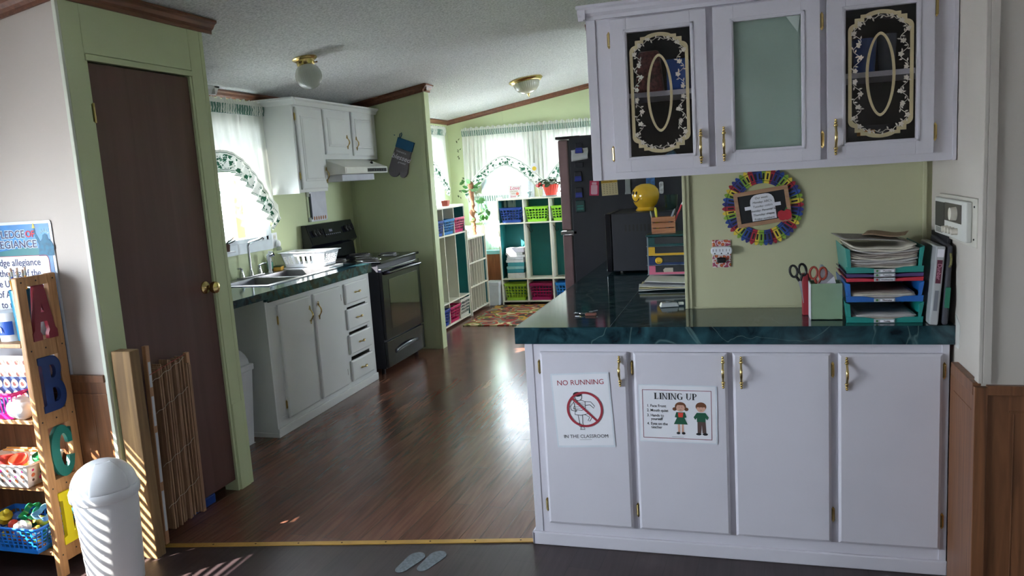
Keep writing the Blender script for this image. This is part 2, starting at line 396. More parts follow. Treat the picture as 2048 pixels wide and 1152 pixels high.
def FR(o, x, y):
    """frame: local X along x, local Y along y, local Z out of the surface"""
    x = Vector(x).normalized(); y = Vector(y); z = x.cross(y).normalized(); y = z.cross(x)
    m = Matrix((x, y, z)).transposed().to_4x4(); m.translation = Vector(o); return m
def FRONT(x, y, z, rot=0):   # a sheet facing the viewer's side (-y)
    return Matrix.Translation((x, y, z)) @ Matrix.Rotation(rot, 4, 'Y') @ FR((0, 0, 0), (1, 0, 0), (0, 0, 1))
def EAST(x, y, z, rot=0):    # a sheet facing +x
    return Matrix.Translation((x, y, z)) @ Matrix.Rotation(rot, 4, 'X') @ FR((0, 0, 0), (0, 1, 0), (0, 0, 1))
def WEST(x, y, z):           # a sheet facing -x
    return FR((x, y, z), (0, -1, 0), (0, 0, 1))
def UPW(x, y, z, rot=0):
    return Matrix.Translation((x, y, z)) @ Matrix.Rotation(rot, 4, 'Z')

def _finish(me, T, name, m, parent, label=None):
    me.transform(T)
    me.materials.clear()
    for k in (m if isinstance(m, (list, tuple)) else [m]): me.materials.append(k)
    o = bpy.data.objects.new(name, me); COL.objects.link(o)
    if parent is not None: o.parent = parent
    if label: o['label'] = label
    return o
def text(s, size, T, m, parent, name='lettering', align='CENTER', depth=.0003, bold=0, shear=0, sx=1, ls=1.0):
    c = bpy.data.curves.new('t', 'FONT'); c.body = s; c.size = size; c.extrude = depth; c.align_x = align; c.align_y = 'CENTER'
    c.offset = bold; c.shear = shear; c.space_line = ls; c.resolution_u = 3
    t = bpy.data.objects.new('t', c)
    me = bpy.data.meshes.new_from_object(t)
    bpy.data.objects.remove(t); bpy.data.curves.remove(c)
    if sx != 1: me.transform(Matrix.Diagonal((sx, 1, 1, 1)))
    return _finish(me, T, name, m, parent)
def shape(loops, T, m, parent, name, depth=.0004, bevel=0, label=None):
    """filled flat outline(s) with holes, given thickness"""
    c = bpy.data.curves.new('s', 'CURVE'); c.dimensions = '2D'; c.fill_mode = 'BOTH'; c.extrude = depth; c.bevel_depth = bevel
    for lp in loops:
        sp = c.splines.new('POLY'); sp.points.add(len(lp)-1)
        for i, p in enumerate(lp): sp.points[i].co = (p[0], p[1], 0, 1)
        sp.use_cyclic_u = True
    t = bpy.data.objects.new('s', c); me = bpy.data.meshes.new_from_object(t)
    bpy.data.objects.remove(t); bpy.data.curves.remove(c)
    return _finish(me, T, name, m, parent, label)
def circ(cx, cy, rx, ry=None, n=32, a0=0, a1=2*PI):
    ry = rx if ry is None else ry
    e = 0 if abs(a1-a0-2*PI) < 1e-6 else 1
    return [(cx+rx*math.cos(a0+(a1-a0)*i/(n-e)), cy+ry*math.sin(a0+(a1-a0)*i/(n-e))) for i in range(n)]
def rect(x0, x1, y0, y1): return [(x0, y0), (x1, y0), (x1, y1), (x0, y1)]
def rrect(x0, x1, y0, y1, r, n=5):
    return (circ(x1-r, y1-r, r, n=n, a0=0, a1=PI/2)+circ(x0+r, y1-r, r, n=n, a0=PI/2, a1=PI)
            +circ(x0+r, y0+r, r, n=n, a0=PI, a1=1.5*PI)+circ(x1-r, y0+r, r, n=n, a0=1.5*PI, a1=2*PI))

def zc(x): return 2.22+.16*(x+3.42) if x < .9 else 2.22+.16*4.32-.16*(x-.9)
XE = -3.42; YB = 8.98

# ================================================================== the setting
FLOORK = planks('brown_vinyl_planks', (118, 80, 66), (104, 70, 58), (64, 44, 38), .21)
FLOORF = planks('dark_vinyl_planks', (62, 49, 50), (54, 44, 47), (36, 30, 31), .40, .12)
def stripy(x): return 2.651+(x+2.333)*.1916
struct(MB().prism([(-3.5, stripy(-3.5)), (.9, stripy(.9)), (.9, 9.1), (-3.5, 9.1)], -.06, 0), 'floor', FLOORK)
struct(MB().prism([(-3.5, -3.1), (3.6, -3.1), (3.6, 2.7), (.9, 2.7), (.9, stripy(.9)), (-3.5, stripy(-3.5))], -.06, 0), 'floor', FLOORF)
tb = MB(); tb.prism([(-2.47, stripy(-2.47)-.016), (-.852, stripy(-.852)-.016), (-.852, stripy(-.852)+.016), (-2.47, stripy(-2.47)+.016)], 0, .004)
for i in range(8):
    x = -2.25+i*.19; tb.lathe([(.005, 0), (.004, .002), (0, .0025)], (x, stripy(x), .0035), 8, 1)
struct(tb, 'trim_1', [mat('gold_threshold', (190, 148, 70), .4, .4, var=.1), mat('screw_bronze', (90, 66, 40), .4, 1)], bevel=.001)
c_ = MB()
c_.prism([(-3.6, zc(-3.6)), (.9, zc(.9)), (3.7, zc(3.7)), (3.7, zc(3.7)+.1), (.9, zc(.9)+.1), (-3.6, zc(-3.6)+.1)], -3.15, 9.15, 'xz')
struct(c_, 'ceiling', POP)

# exterior wall on the left with three windows
W1 = (4.32, 5.03, 1.16, 2.02); W2 = (7.55, 8.66, 1.20, 2.02); W0 = (-.2, 1.9, .80, 1.66)
mb = MB(); mb.grid_holes('yz', -3.1, 2.5, 0, 2.215, -3.54, XE, [W0], 0)
struct(mb, 'wall_front_left', [TAN])
mb = MB(); mb.grid_holes('yz', 2.5, 9.1, 0, 2.215, -3.54, XE, [W1, W2], 0)
for y in (3.9, 5.10, 7.1): mb.box(XE, XE+.005, y, y+.022, .0, 2.16)
struct(mb, 'wall_left', [GREEN])
# far wall
WF1 = (-2.98, -2.42, .74, 2.0); WF2 = (-2.22, -1.55, .74, 2.0)
mb = MB(); mb.grid_holes('xz', XE, .9, 0, 2.215, YB, YB+.12, [WF1, WF2], 0)
mb.prism([(XE, 2.215), (.9, 2.215), (.9, zc(.9)), ], YB, YB+.12, 'xz')
mb.box(-2.735, -2.71, YB-.005, YB, 2.0, 2.33)
struct(mb, 'wall_far', [GREEN])
# beige wall beside the closet
def slopewall(x0, x1, y0, y1, z0=0):
    return MB().prism([(x0, z0), (x1, z0), (x1, zc(x1)), (x0, zc(x0))], y0, y1, 'xz')
struct(slopewall(XE, -2.531, 2.5, 2.6), 'wall_beige', TAN)
# closet: front face with doorway, return
DY0, DY1, DZ = 2.615, 3.225, 2.09
mb = MB(); mb.grid_holes('yz', 2.508, 3.345, 0, zc(-2.52)-.005, -2.60, -2.52, [(DY0, DY1, -.01, DZ)], 0)
struct(mb, 'wall_closet', GREEN)
struct(slopewall(XE, -2.601, 3.265, 3.345), 'wall_closet_return', GREEN)
mb = MB()
for a, b, c, d in ((2.503, 2.598, 0, 2.33), (2.598, 3.236, DZ+.02, 2.33), (3.238, 3.318, 0, 2.33), (3.320, 3.345, 0, 2.33)):
    mb.box(-2.520, -2.514, a, b, c, d)
mb.box(-2.52, -2.508, DY0-.016, DY1+.012, DZ-.008, DZ+.016)
mb.box(-2.514, -2.510, 3.240, 3.316, 0, .455)
struct(mb, 'trim_2', GREEN, bevel=.0015)
struct(MB().box(-2.534, -2.5165, 2.490, 2.512, 0, 2.33), 'trim_3', mat('corner_bead_white', (200, 205, 190), .6), bevel=.002)
# partition past the stove
mb = slopewall(XE, -2.645, 6.41, 6.50)
struct(mb, 'wall_partition', GREEN)
mb = MB().box(-2.700, -2.655, 6.402, 6.41, 0, 2.30); mb.box(-2.645, -2.632, 6.405, 6.505, 0, 2.31); mb.box(-3.40, -3.375, 6.402, 6.41, .9, 2.2)
struct(mb, 'trim_4', GREEN, bevel=.002)
# peninsula wall, nook walls
struct(slopewall(-.225, .687, 3.28, 3.37), 'wall_peninsula', OLIVE)
mb = MB(); mb.box(-.232, -.21, 3.268, 3.28, .9185, 2.5); mb.box(.655, .668, 3.268, 3.28, .9185, 2.6); mb.box(-.238, -.226, 3.262, 3.375, .9185, 2.5)
mb.box(-.21, .655, 3.274, 3.28, .9185, .925)
struct(mb, 'trim_5', OLIVE, bevel=.002)
struct(MB().box(-.225, -.14, 3.37, 5.95, 0, zc(-.2)), 'wall_nook', GREEN)
struct(slopewall(-1.05, .687, 5.95, 6.04), 'wall_behind_fridge', GREEN)
WK_ADDED = (7.0, 8.1, .95, 1.95)
mb = MB(); mb.grid_holes('yz', 2.6, 9.1, 0, zc(.687), .687, .80, [WK_ADDED]); struct(mb, 'wall_right', [GREIGE])
struct(slopewall(.8005, 3.6, 2.6, 2.7), 'wall_front_right', GREIGE)
mb = MB().box(.688, .712, 2.588, 2.6, .80, 2.7); mb.box(.676, .688, 2.588, 2.63, .80, 2.7)
struct(mb, 'trim_6', GREIGE, bevel=.002)
# rest of the front room behind the viewer
WR = (.45, .93, .85, 1.2)
mb = MB(); mb.grid_holes('xz', -3.54, 3.6, 0, 2.215, -3.12, -3.0, [WR], 0); mb.prism([(-3.42, 2.215), (3.6, 2.215), (3.5, zc(3.5)), (.9, zc(.9))], -3.12, -3.0, 'xz')
struct(mb, 'wall_rear', TAN)
WS_ADDED = (.05, .62, 1.05, 1.55)
mb = MB(); mb.grid_holes('yz', -3.0, 2.6, 0, 2.6, 3.5, 3.6, [WS_ADDED]); struct(mb, 'wall_side', TAN)

# wainscot panels
def wains_front(x0, x1, y, z1, name):
    mb = MB(); mb.box(x0, x1, y-.008, y, 0, z1-.02); mb.box(x0, x1, y-.018, y, z1-.03, z1)
    x = x0+.075
    while x < x1:
        mb.box(x-.0015, x+.0015, y-.0095, y, .1, z1-.09); x += .09
    mb.box(x0+.06, x1, y-.012, y, z1-.085, z1-.079)
    return struct(mb, name, WAINS, bevel=.002)
wains_front(-3.41, -2.533, 2.5, .81, 'trim_7')
wains_front(.700, 3.4, 2.6, .795, 'trim_8')
mb = MB(); mb.box(.672, .687, 2.6, 2.90, 0, .77); mb.box(.664, .687, 2.6, 2.86, .76, .80); mb.box(.666, .702, 2.582, 2.602, 0, .79); mb.box(.670, .687, 2.64, 2.85, .7, .704)
struct(mb, 'trim_9', WAINS, bevel=.002)

# crown trim
def crown(mb, p0, p1, out, hgt=.062, dep=.045):
    """moulding with a stepped cove profile between p0 and p1 (points on the wall at ceiling height)"""
    p0, p1, out = Vector(p0), Vector(p1), Vector(out)
    prof = [(0, 0), (dep, 0), (dep, -.012), (dep*.72, -.02), (dep*.5, -.036), (dep*.22, -.046), (dep*.22, -hgt), (0, -hgt)]
    vs = [tuple(p+out*a+Vector((0, 0, b))) for p in (p0, p1) for a, b in prof]; n = len(prof)
    mb.add(vs, [tuple(range(n))[::-1], tuple(range(n, 2*n))]+[(i, (i+1) % n, n+(i+1) % n, n+i) for i in range(n)])
mb = MB(); z = zc(-2.52); crown(mb, (-2.514, 2.46, z), (-2.514, 3.41, z), (1, 0, 0)); struct(mb, 'trim_10', TRIMB)
mb = MB(); crown(mb, (XE, 2.5, zc(XE)-.002), (-2.47, 2.5, zc(-2.47)-.002), (0, -1, 0)); struct(mb, 'trim_11', TRIMB)
mb = MB(); crown(mb, (XE, 3.35, 2.222), (XE, 6.40, 2.222), (1, 0, 0), .05, .035); struct(mb, 'trim_12', TRIMB)
mb = MB(); crown(mb, (XE, 6.402, zc(XE)), (-2.60, 6.402, zc(-2.60)), (0, -1, 0)); crown(mb, (-2.632, 6.36, zc(-2.632)), (-2.632, 6.53, zc(-2.632)), (1, 0, 0), .062, .045); struct(mb, 'trim_13', TRIMB)
mb = MB(); crown(mb, (XE, YB, zc(XE)), (.68, YB, zc(.68)), (0, -1, 0), .055, .03); struct(mb, 'trim_14', TRIMB)
mb = MB(); crown(mb, (XE, 6.52, 2.222), (XE, 8.95, 2.222), (1, 0, 0), .05, .03); struct(mb, 'trim_15', TRIMB)
mb = MB(); crown(mb, (-1.10, 5.95, zc(-1.1)), (-.15, 5.95, zc(-.15)), (0, -1, 0)); crown(mb, (-1.05, 5.92, zc(-1.05)), (-1.05, 6.06, zc(-1.05)), (-1, 0, 0), .062, .05); struct(mb, 'trim_16', TRIMB)

# closet door
dr = bpy.data.objects.new('door_1', None); COL.objects.link(dr); dr.location = (-2.53, 0, 0); dr['kind'] = 'structure'
MB().box(-.034, 0, DY0+.002, DY1-.002, .06, DZ-.012).build('door_leaf', DOORB, dr, bevel=.002)
kb = MB(); kb.lathe([(.031, 0), (.03, .006), (.018, .012), (.011, .018), (.011, .034), (.024, .042), (.0295, .055), (.027, .068), (.014, .076), (0, .077)], T=Matrix.Translation((0, 3.165, 1.07)) @ Matrix.Rotation(PI/2, 4, 'Y'))
kb.build('door_handle', BRASS, dr, smooth=True)
hb = MB(); hb.box(-.002, .010, DY0-.010, DY0+.008, 1.84, 1.91); hb.cyl((.012, DY0-.001, 1.835), (.012, DY0-.001, 1.915), .005, seg=8)
hb.build('hinge', BRASS, dr)
# dark closet interior board seen below the door, blue item
struct(MB().box(XE, -2.62, 2.62, 2.63, 0, 2.2), 'wall_closet_inside', GREIGE)

# windows
def window(n, y0, y1, z0, z1, x=XE, rail=None, name='window', side='x'):
    w_ = bpy.data.objects.new(name+'_%d' % n, None); COL.objects.link(w_); w_['kind'] = 'structure'
    def bx(mb, a0, a1, h0, h1, b0, b1):
        if side == 'x': mb.box(x+h0, x+h1, a0, a1, b0, b1)
        else: mb.box(a0, a1, x-h1, x-h0, b0, b1)
    AL = mat('white_aluminium', (190, 198, 204), .4, .2)
    mb = MB()
    for a in ((y0, y0+.028), (y1-.028, y1)): bx(mb, a[0], a[1], -.09, .018, z0, z1)
    for b in ((z0, z0+.03), (z1-.03, z1)): bx(mb, y0, y1, -.09, .018, b[0], b[1])
    if rail:
        bx(mb, y0, y1, -.05, .004, rail-.012, rail+.012)
    bx(mb, y0-.05, y0, 0, .012, z0-.05, z1+.05); bx(mb, y1, y1+.05, 0, .012, z0-.05, z1+.05)
    bx(mb, y0-.05, y1+.05, 0, .014, z0-.075, z0); bx(mb, y0-.05, y1+.05, 0, .012, z1, z1+.05)
    mb.build('window_frame', AL, w_, bevel=.002)
    mb = MB(); bx(mb, y0+.02, y1-.02, -.035, -.031, z0+.02, z1-.02); mb.build('window_pane', GLASS, w_)
    return w_
window(1, *W1, rail=1.53)
window(2, *W2, rail=1.6)
window(3, WF1[0], WF1[1], WF1[2], WF1[3], x=YB, side='y', rail=1.30)
window(4, WF2[0], WF2[1], WF2[2], WF2[3], x=YB, side='y', rail=1.30)
window(5, *W0)
window(8, WK_ADDED[0], WK_ADDED[1], WK_ADDED[2], WK_ADDED[3], x=.78)  # unseen opening added to brighten the far room and kitchen
window(7, WS_ADDED[0], WS_ADDED[1], WS_ADDED[2], WS_ADDED[3], x=3.58)  # unseen opening added so daylight reaches the closet wall from the side
window(6, WR[0], WR[1], WR[2], WR[3], x=-3.12, side='y')

# slatted blind in the front-room window (its slats stripe the sunlight)
bl = thing('window_blind', 'white slatted window blind in the front room window by the letter shelf', 'blind', (-3.36, .85, 1.68))
MB().box(-.02, .02, -1.05, 1.05, -.02, .02).build('head_rail', WPL, bl)
mb = MB()
for i in range(19):
    T = Matrix.Translation((0, 0, -.045-i*.048)) @ Matrix.Rotation(.25, 4, 'Y')
    mb.box(-.017, .017, -1.04, 1.04, -.0008, .0008, T=T)
mb.build('slats', WPL, bl)

# outdoors: ground, deck post, flag
go = MB().box(-60, 40, -40, 60, -.9, -.75).build('exterior_ground', mat('snowy_ground', (214, 216, 218), .9, var=.05, scale=1)); go['kind'] = 'structure'
sun_block = MB().box(-1.5, 3.0, -5.2, -3.15, 2.2, 2.28).build('sun_block_slab', mat('sun_block_grey', (150, 145, 138), .8)); sun_block['kind'] = 'structure'  # unseen slab added to keep direct sun out of the rear window
tag(MB().box(-3.86, -3.78, 5.185, 5.285, -.8, 2.5).build('deck_post', wood('deck_post_wood', (84, 48, 28), (104, 64, 40), .8)), 'brown wooden deck post standing outside the sink window', 'post')

# ================================================================== closet corner: post, rolled blind
mb = MB().box(0, .095, 0, .055, 0, .905)
tag(mb.build('timber_post', LUMBER, bevel=.004, loc=None), 'rough timber stud standing on end between bin and rolled blind', 'post').location = (-2.507, 2.512, 0)
RB = thing('bamboo_blind', 'folded bamboo slat blind leaning upright against the brown closet door', 'blind', (-2.505, 2.60, 0.0))
random.seed(3)
mb = MB()
for i in range(17):
    y = .05+i*.0118; h = .80+random.uniform(-.02, .015)-(.03 if i > 13 else 0)
    dx = random.uniform(-.01, .012)
    mb.box(.015+dx, .060+dx, y, y+.0085, .06+i*.001, h, T=Matrix.Rotation(-.03, 4, 'X') @ Matrix.Translation((0, .02, 0)))
mb.build('slat_bundle', BAMBOO, RB, bevel=.001)
BORD = wood('rail_board_wood', (150, 106, 74), (186, 142, 104), .5, 'Z', 6, .05)
a = MB().box(.045, .066, .0, .022, .02, .90, T=Matrix.Rotation(-.035, 4, 'X')); rl = a.build('head_rail', BORD, RB, bevel=.002)
b_ = MB()
for z0, z1 in ((.08, .26), (.30, .52), (.55, .68), (.72, .83)): b_.box(.066, .0672, .004, .018, z0, z1, T=Matrix.Rotation(-.035, 4, 'X'))
b_.build('paper_label', mat('grey_label', (196, 198, 204), .6), rl)
MB().box(.046, .066, .255, .275, .06, .82, T=Matrix.Rotation(-.02, 4, 'X')).build('bottom_rail', BORD, RB, bevel=.002)
for z in (.17, .36, .60, .74):
    MB().tube([(.070, .04+.01*k, z+.06*k/22+.004*math.sin(k)) for k in range(22)], .0012, 5).build('cord', mat('cream_cord', (176, 166, 150), .8), RB)
MB().tube([(.071, .03+.012*k, .775+.002*k) for k in range(20)], .0015, 5).build('cord', mat('red_cord', (160, 70, 60), .8), RB, label='red cord')
tag(MB().box(-2.60, -2.545, 2.90, 3.08, .001, .05).build('blue_bag', mat('blue_vinyl', (28, 66, 140), .4), bevel=.008), 'blue flat bag on the floor showing under the closet door', 'bag')

# ================================================================== letter shelf
LS = thing('letter_shelf', 'pine shelf with painted letters A B C D down its side, by the beige wall', 'shelf', (-2.70, 2.30, 0))
for y in (0, .142):
    MB().box(-.028, 0, y, y+.042, .0, 1.245).build('post', PINE, LS, bevel=.006)
mb = MB()
for z0, z1 in ((1.205, 1.243), (.915, .985), (.625, .69), (.350, .408), (.06, .13)):
    mb = MB(); mb.box(-.020, -.004, .042, .142, z0, z1)
    for y in (.02, .09, .165): mb.lathe([(.004, 0), (.003, .0015), (0, .0018)], T=Matrix.Translation((-.004 if y == .09 else 0, y, (z0+z1)/2)) @ Matrix.Rotation(PI/2, 4, 'Y'), seg=8, mi=1)
    mb.build('cross_rail', [PINE, BLK], LS, bevel=.002)
for z in (.985, .672, .392, .115):
    MB().box(-.68, -.028, .0, .175, z-.018, z).build('shelf_board', PINE, LS, bevel=.003)
for y in (0, .142): MB().box(-.71, -.682, y, y+.042, 0, 1.245).build('post', PINE, LS, bevel=.006)
def L(loops, z0, z1, rgb, nm, y0=.036, y1=.150):
    sx = (y1-y0); sz = (z1-z0)
    lo = [[(y0+p[0]*sx, z0+p[1]*sz) for p in lp] for lp in loops]
    return shape(lo, EAST(-.004, 0, 0), mat('letter_'+nm, rgb, .5), LS, 'letter', .009, label=nm.replace('_', ' ')+' wooden letter')
Aout = [(0, 0), (.40, 0), (.40, .10), (.33, .13), (.33, .22), (.38, .32), (.62, .32), (.66, .22), (.60, .13), (.60, .08), (.60, 0), (1, 0), (1, .12), (.93, .16), (.64, 1), (.34, 1), (.09, .16), (0, .12)]
Aout = [(0, 0), (.36, 0), (.36, .10), (.30, .16), (.36, .33), (.62, .33), (.68, .16), (.62, .10), (.62, 0), (1, 0), (1, .14), (.92, .20), (.68, 1), (.30, 1), (.08, .2), (0, .14)]
L([Aout, [(.42, .50), (.57, .50), (.50, .68)]], .985, 1.205, (122, 28, 44), 'dark_red_letter_A')
Bout = [(0, 0), (.6, 0)]+circ(.62, .28, .36, .28, 12, -PI/2, PI/2-.5)[1:]+[(.84, .54)]+circ(.56, .77, .34, .23, 10, -.6, PI/2)+[(.0, 1), (0, .88), (.12, .86), (.12, .14), (0, .12)]
L([Bout, [(.44, .16), (.6, .16)]+circ(.58, .29, .16, .13, 8, -PI/2, PI/2)+[(.44, .42)], [(.44, .60), (.56, .60)]+circ(.54, .72, .13, .12, 8, -PI/2, PI/2)+[(.44, .84)]], .69, .915, (20, 52, 110), 'navy_letter_B')
Co = circ(.5, .5, .5, .5, 28, .55, 2*PI-.75); Ci = circ(.56, .5, .2, .33, 20, 2*PI-.95, .75)
L([[(.92, .62), (.92, .9)]+Co+[(.95, .36), (.72, .36)]+Ci+[(.74, .62)]], .408, .625, (10, 112, 102), 'teal_letter_C')
Do = [(0, 0), (.5, 0)]+circ(.5, .5, .5, .5, 16, -PI/2, PI/2)+[(0, 1), (0, .86), (.14, .84), (.14, .16), (0, .14)]
L([Do, [(.46, .17)]+circ(.52, .5, .18, .33, 10, -PI/2, PI/2)+[(.46, .83)]], .13, .350, (226, 208, 24), 'yellow_letter_D')

# poster on the beige wall
PO = thing('pledge_poster', 'laminated pledge poster with blue header on the beige wall', 'poster', (-2.985, 2.496, 1.10))
PW, PZ = .285, .357
shape([rrect(-PW, PW, -.42, PZ, .01)], FRONT(0, 0, 0), mat('laminate_film', (214, 220, 228), .25), PO, 'laminate', .0006)
shape([rect(-PW+.013, PW-.013, -.41, PZ-.012)], FRONT(0, -.0012, 0), mat('poster_blue', (24, 108, 168), .4, var=.35, scale=9), PO, 'backing', .0003)
shape([rrect(-PW+.02, PW-.034, -.40, .215, .018)], FRONT(0, -.0018, 0), PAPER, PO, 'text_panel', .0003)
sp_ = [rrect(-PW+.019, PW-.033, -.401, .216, .018), rrect(-PW+.021, PW-.035, -.399, .214, .018)]
shape(sp_, FRONT(0, -.0024, 0), REDINK, PO, 'border_line', .0002)
shape([[(-PW+.013, .216), (PW-.013, .216), (PW-.013, .24), (.12, .25), (.0, .236), (-.12, .25), (-PW+.013, .24)]], FRONT(0, -.0016, 0), mat('poster_sea_green', (20, 104, 110), .5), PO, 'sea', .0002)
NAVY = mat('navy_ink', (26, 32, 84), .6)
GL = mat('pale_glow', (210, 226, 232), .6)
for dx, m_, b in ((0, GL, .003), (0, NAVY, .0006)):
    zz = -.0024 if m_ is GL else -.0032
    text('PLEDGE', .044, FRONT(.143, zz, .304), m_, PO, bold=b, align='RIGHT', depth=.0002, sx=.98)
    text('ALLEGIANCE', .044, FRONT(.200, zz, .262), m_, PO, bold=b, align='RIGHT', depth=.0002, sx=1.08)
text('OF', .038, FRONT(.147, -.0032, .303), mat('title_red', (190, 30, 40), .6), PO, bold=.0008, align='LEFT', depth=.0002)
st = MB()
STT = FRONT(.232, -.0022, .222)
statue = [(-.03, -.01), (.05, -.01), (.055, .03), (.04, .055), (.03, .06), (.028, .075), (.016, .082), (.003, .076), (.0, .062), (-.012, .05), (-.030, .085), (-.034, .105), (-.042, .105), (-.040, .08), (-.022, .035)]
shape([statue], STT, mat('statue_teal', (16, 92, 122), .6, var=.3, scale=60), PO, 'statue_print', .0002)
shape([[(-.046, .105), (-.030, .105), (-.033, .118), (-.038, .128), (-.043, .118)]], STT, mat('torch_gold', (190, 180, 90), .6), PO, 'torch_print', .0003)
for k in range(5):
    a = .5+k*.5; shape([[(.014+.018*math.cos(a-.1), .075+.014*math.sin(a-.1)), (.014+.03*math.cos(a), .075+.026*math.sin(a)), (.014+.018*math.cos(a+.1), .075+.014*math.sin(a+.1))]], STT, mat('crown_cream', (196, 208, 160), .6), PO, 'crown_print', .0002)
for i, (s, xr) in enumerate((('I pledge allegiance', .206), ('to the flag of the', .20), ('of the United States', .215), ('of America,', .14), ('and to the Republic', .21), ('for which it stands', .20))):
    text(s, .041, FRONT(xr, -.0028, .187-i*.0445), NAVY, PO, align='RIGHT', depth=.0002, bold=.0003, sx=.98)

# items on the letter shelf ------------------------------------------------
random.seed(11)
def pencil(mb, x, y, z, h, tx, ty, mi=0):
    p = Vector((x, y, z)); q = p+Vector((tx, ty, h)); d = (q-p)
    mb.cyl(p, p+d*.88, .0038, seg=6, mi=mi); mb.cyl(p+d*.88, p+d*.95, .004, seg=8, mi=2); mb.cyl(p+d*.95, q, .0036, seg=8, mi=3)
cupm = mat('teal_cup', (8, 110, 140), .35)
c = MB().lathe([(.030, 0), (.038, .205), (.036, .205), (.028, .004), (0, .004)], seg=20)
tag(c.build('pencil_cup', cupm, smooth=True), 'tall teal cup of pencils on the top board behind the letter A', 'cup').location = (-2.775, 2.375, .987)
PY = mat('pencil_yellow', (226, 160, 30), .4); FER = mat('ferrule', (170, 170, 160), .3, 1); ERA = mat('eraser_pink', (190, 160, 140), .7)
for i in range(8):
    mb = MB(); a = i*.785; pencil(mb, .012*math.cos(a), .012*math.sin(a), .006, .276+.01*math.sin(i*2.3), .017*math.cos(a), .015*math.sin(a))
    o = mb.build('pencil', [PY if i % 3 else mat('pencil_blue', (60, 80, 160), .4), PY, FER, ERA])
    tag(o, ('yellow' if i % 3 else 'blue')+' used pencil standing in the tall teal cup on the letter shelf', 'pencil', ('yellow' if i % 3 else 'blue')+' pencils in the teal cup'); o.location = (-2.775, 2.375, .989)
bk = thing('plastic_tub', 'white lidded tub with a blue label on the top shelf board', 'tub', (-2.845, 2.38, .986))
MB().lathe([(.048, 0), (.056, .105), (0, .105)], seg=28).build('tub_body', WPL, bk, smooth=True)
MB().lathe([(.060, .100), (.061, .118), (.055, .121), (0, .121)], seg=28).build('lid', WPL, bk, smooth=True)
lb = MB()
lb.sheet(lambda u, v: ((.0535+v*.0055)*math.cos(-2.2+u*1.5), (.0535+v*.0055)*math.sin(-2.2+u*1.5), .028+v*.055), 12, 2)
lb.build('blue_label', mat('label_blue', (36, 84, 176), .4), bk, solid=.001)
text('gh', .05, FR((-.012, -.0615, .055), (1, .05, 0), (0, 0, 1)), PAPER, bk, bold=.001)
for i, (w_, h, rgb, s) in enumerate(((.15, .03, (48, 44, 40), 'dark'), (.145, .034, (176, 30, 62), 'crimson'), (.13, .026, (86, 100, 60), 'olive'))):
    z = .986+[0, .031, .066][i]
    o = MB().box(0, w_, 0, .11, 0, h-.001).build('game_box', mat('box_'+s, rgb, .5, var=.25, scale=30), bevel=.002)
    tag(o, s+' flat box in the pile left of the white tub', 'box'); o.location = (-3.07, 2.31, z)
for i, (x, z1, rgb, nm) in enumerate(((-3.08, .87, (226, 220, 214), 'cream'), (-3.05, .835, (30, 48, 104), 'navy'))):
    st_ = thing('sticker_chart', nm+' sheet of round stickers standing behind the pink basket', 'sticker sheet', (x, 2.34-.012*i+.03, .674))
    MB().box(0, .36-.02*i, 0, .002, 0, z1-.674+.05-.05*i).build('sheet', mat('chart_'+nm, rgb, .6), st_)
    mb = MB()
    for r in range(2):
        for k in range(8):
            T = FRONT(.025+k*.042, -.0008, z1-.674+.05-.05*i-.028-r*.048)
            mb.prism(circ(0, 0, .018, n=16), 0, .0008, 'xy', 0, T); mb.prism(circ(0, 0, .010, n=8), .0008, .0012, 'xy', 1, T)
    mb.build('round_stickers', [mat('sticker_cream', (222, 206, 176), .5), mat('sticker_face', (150, 90, 80), .5)], st_)

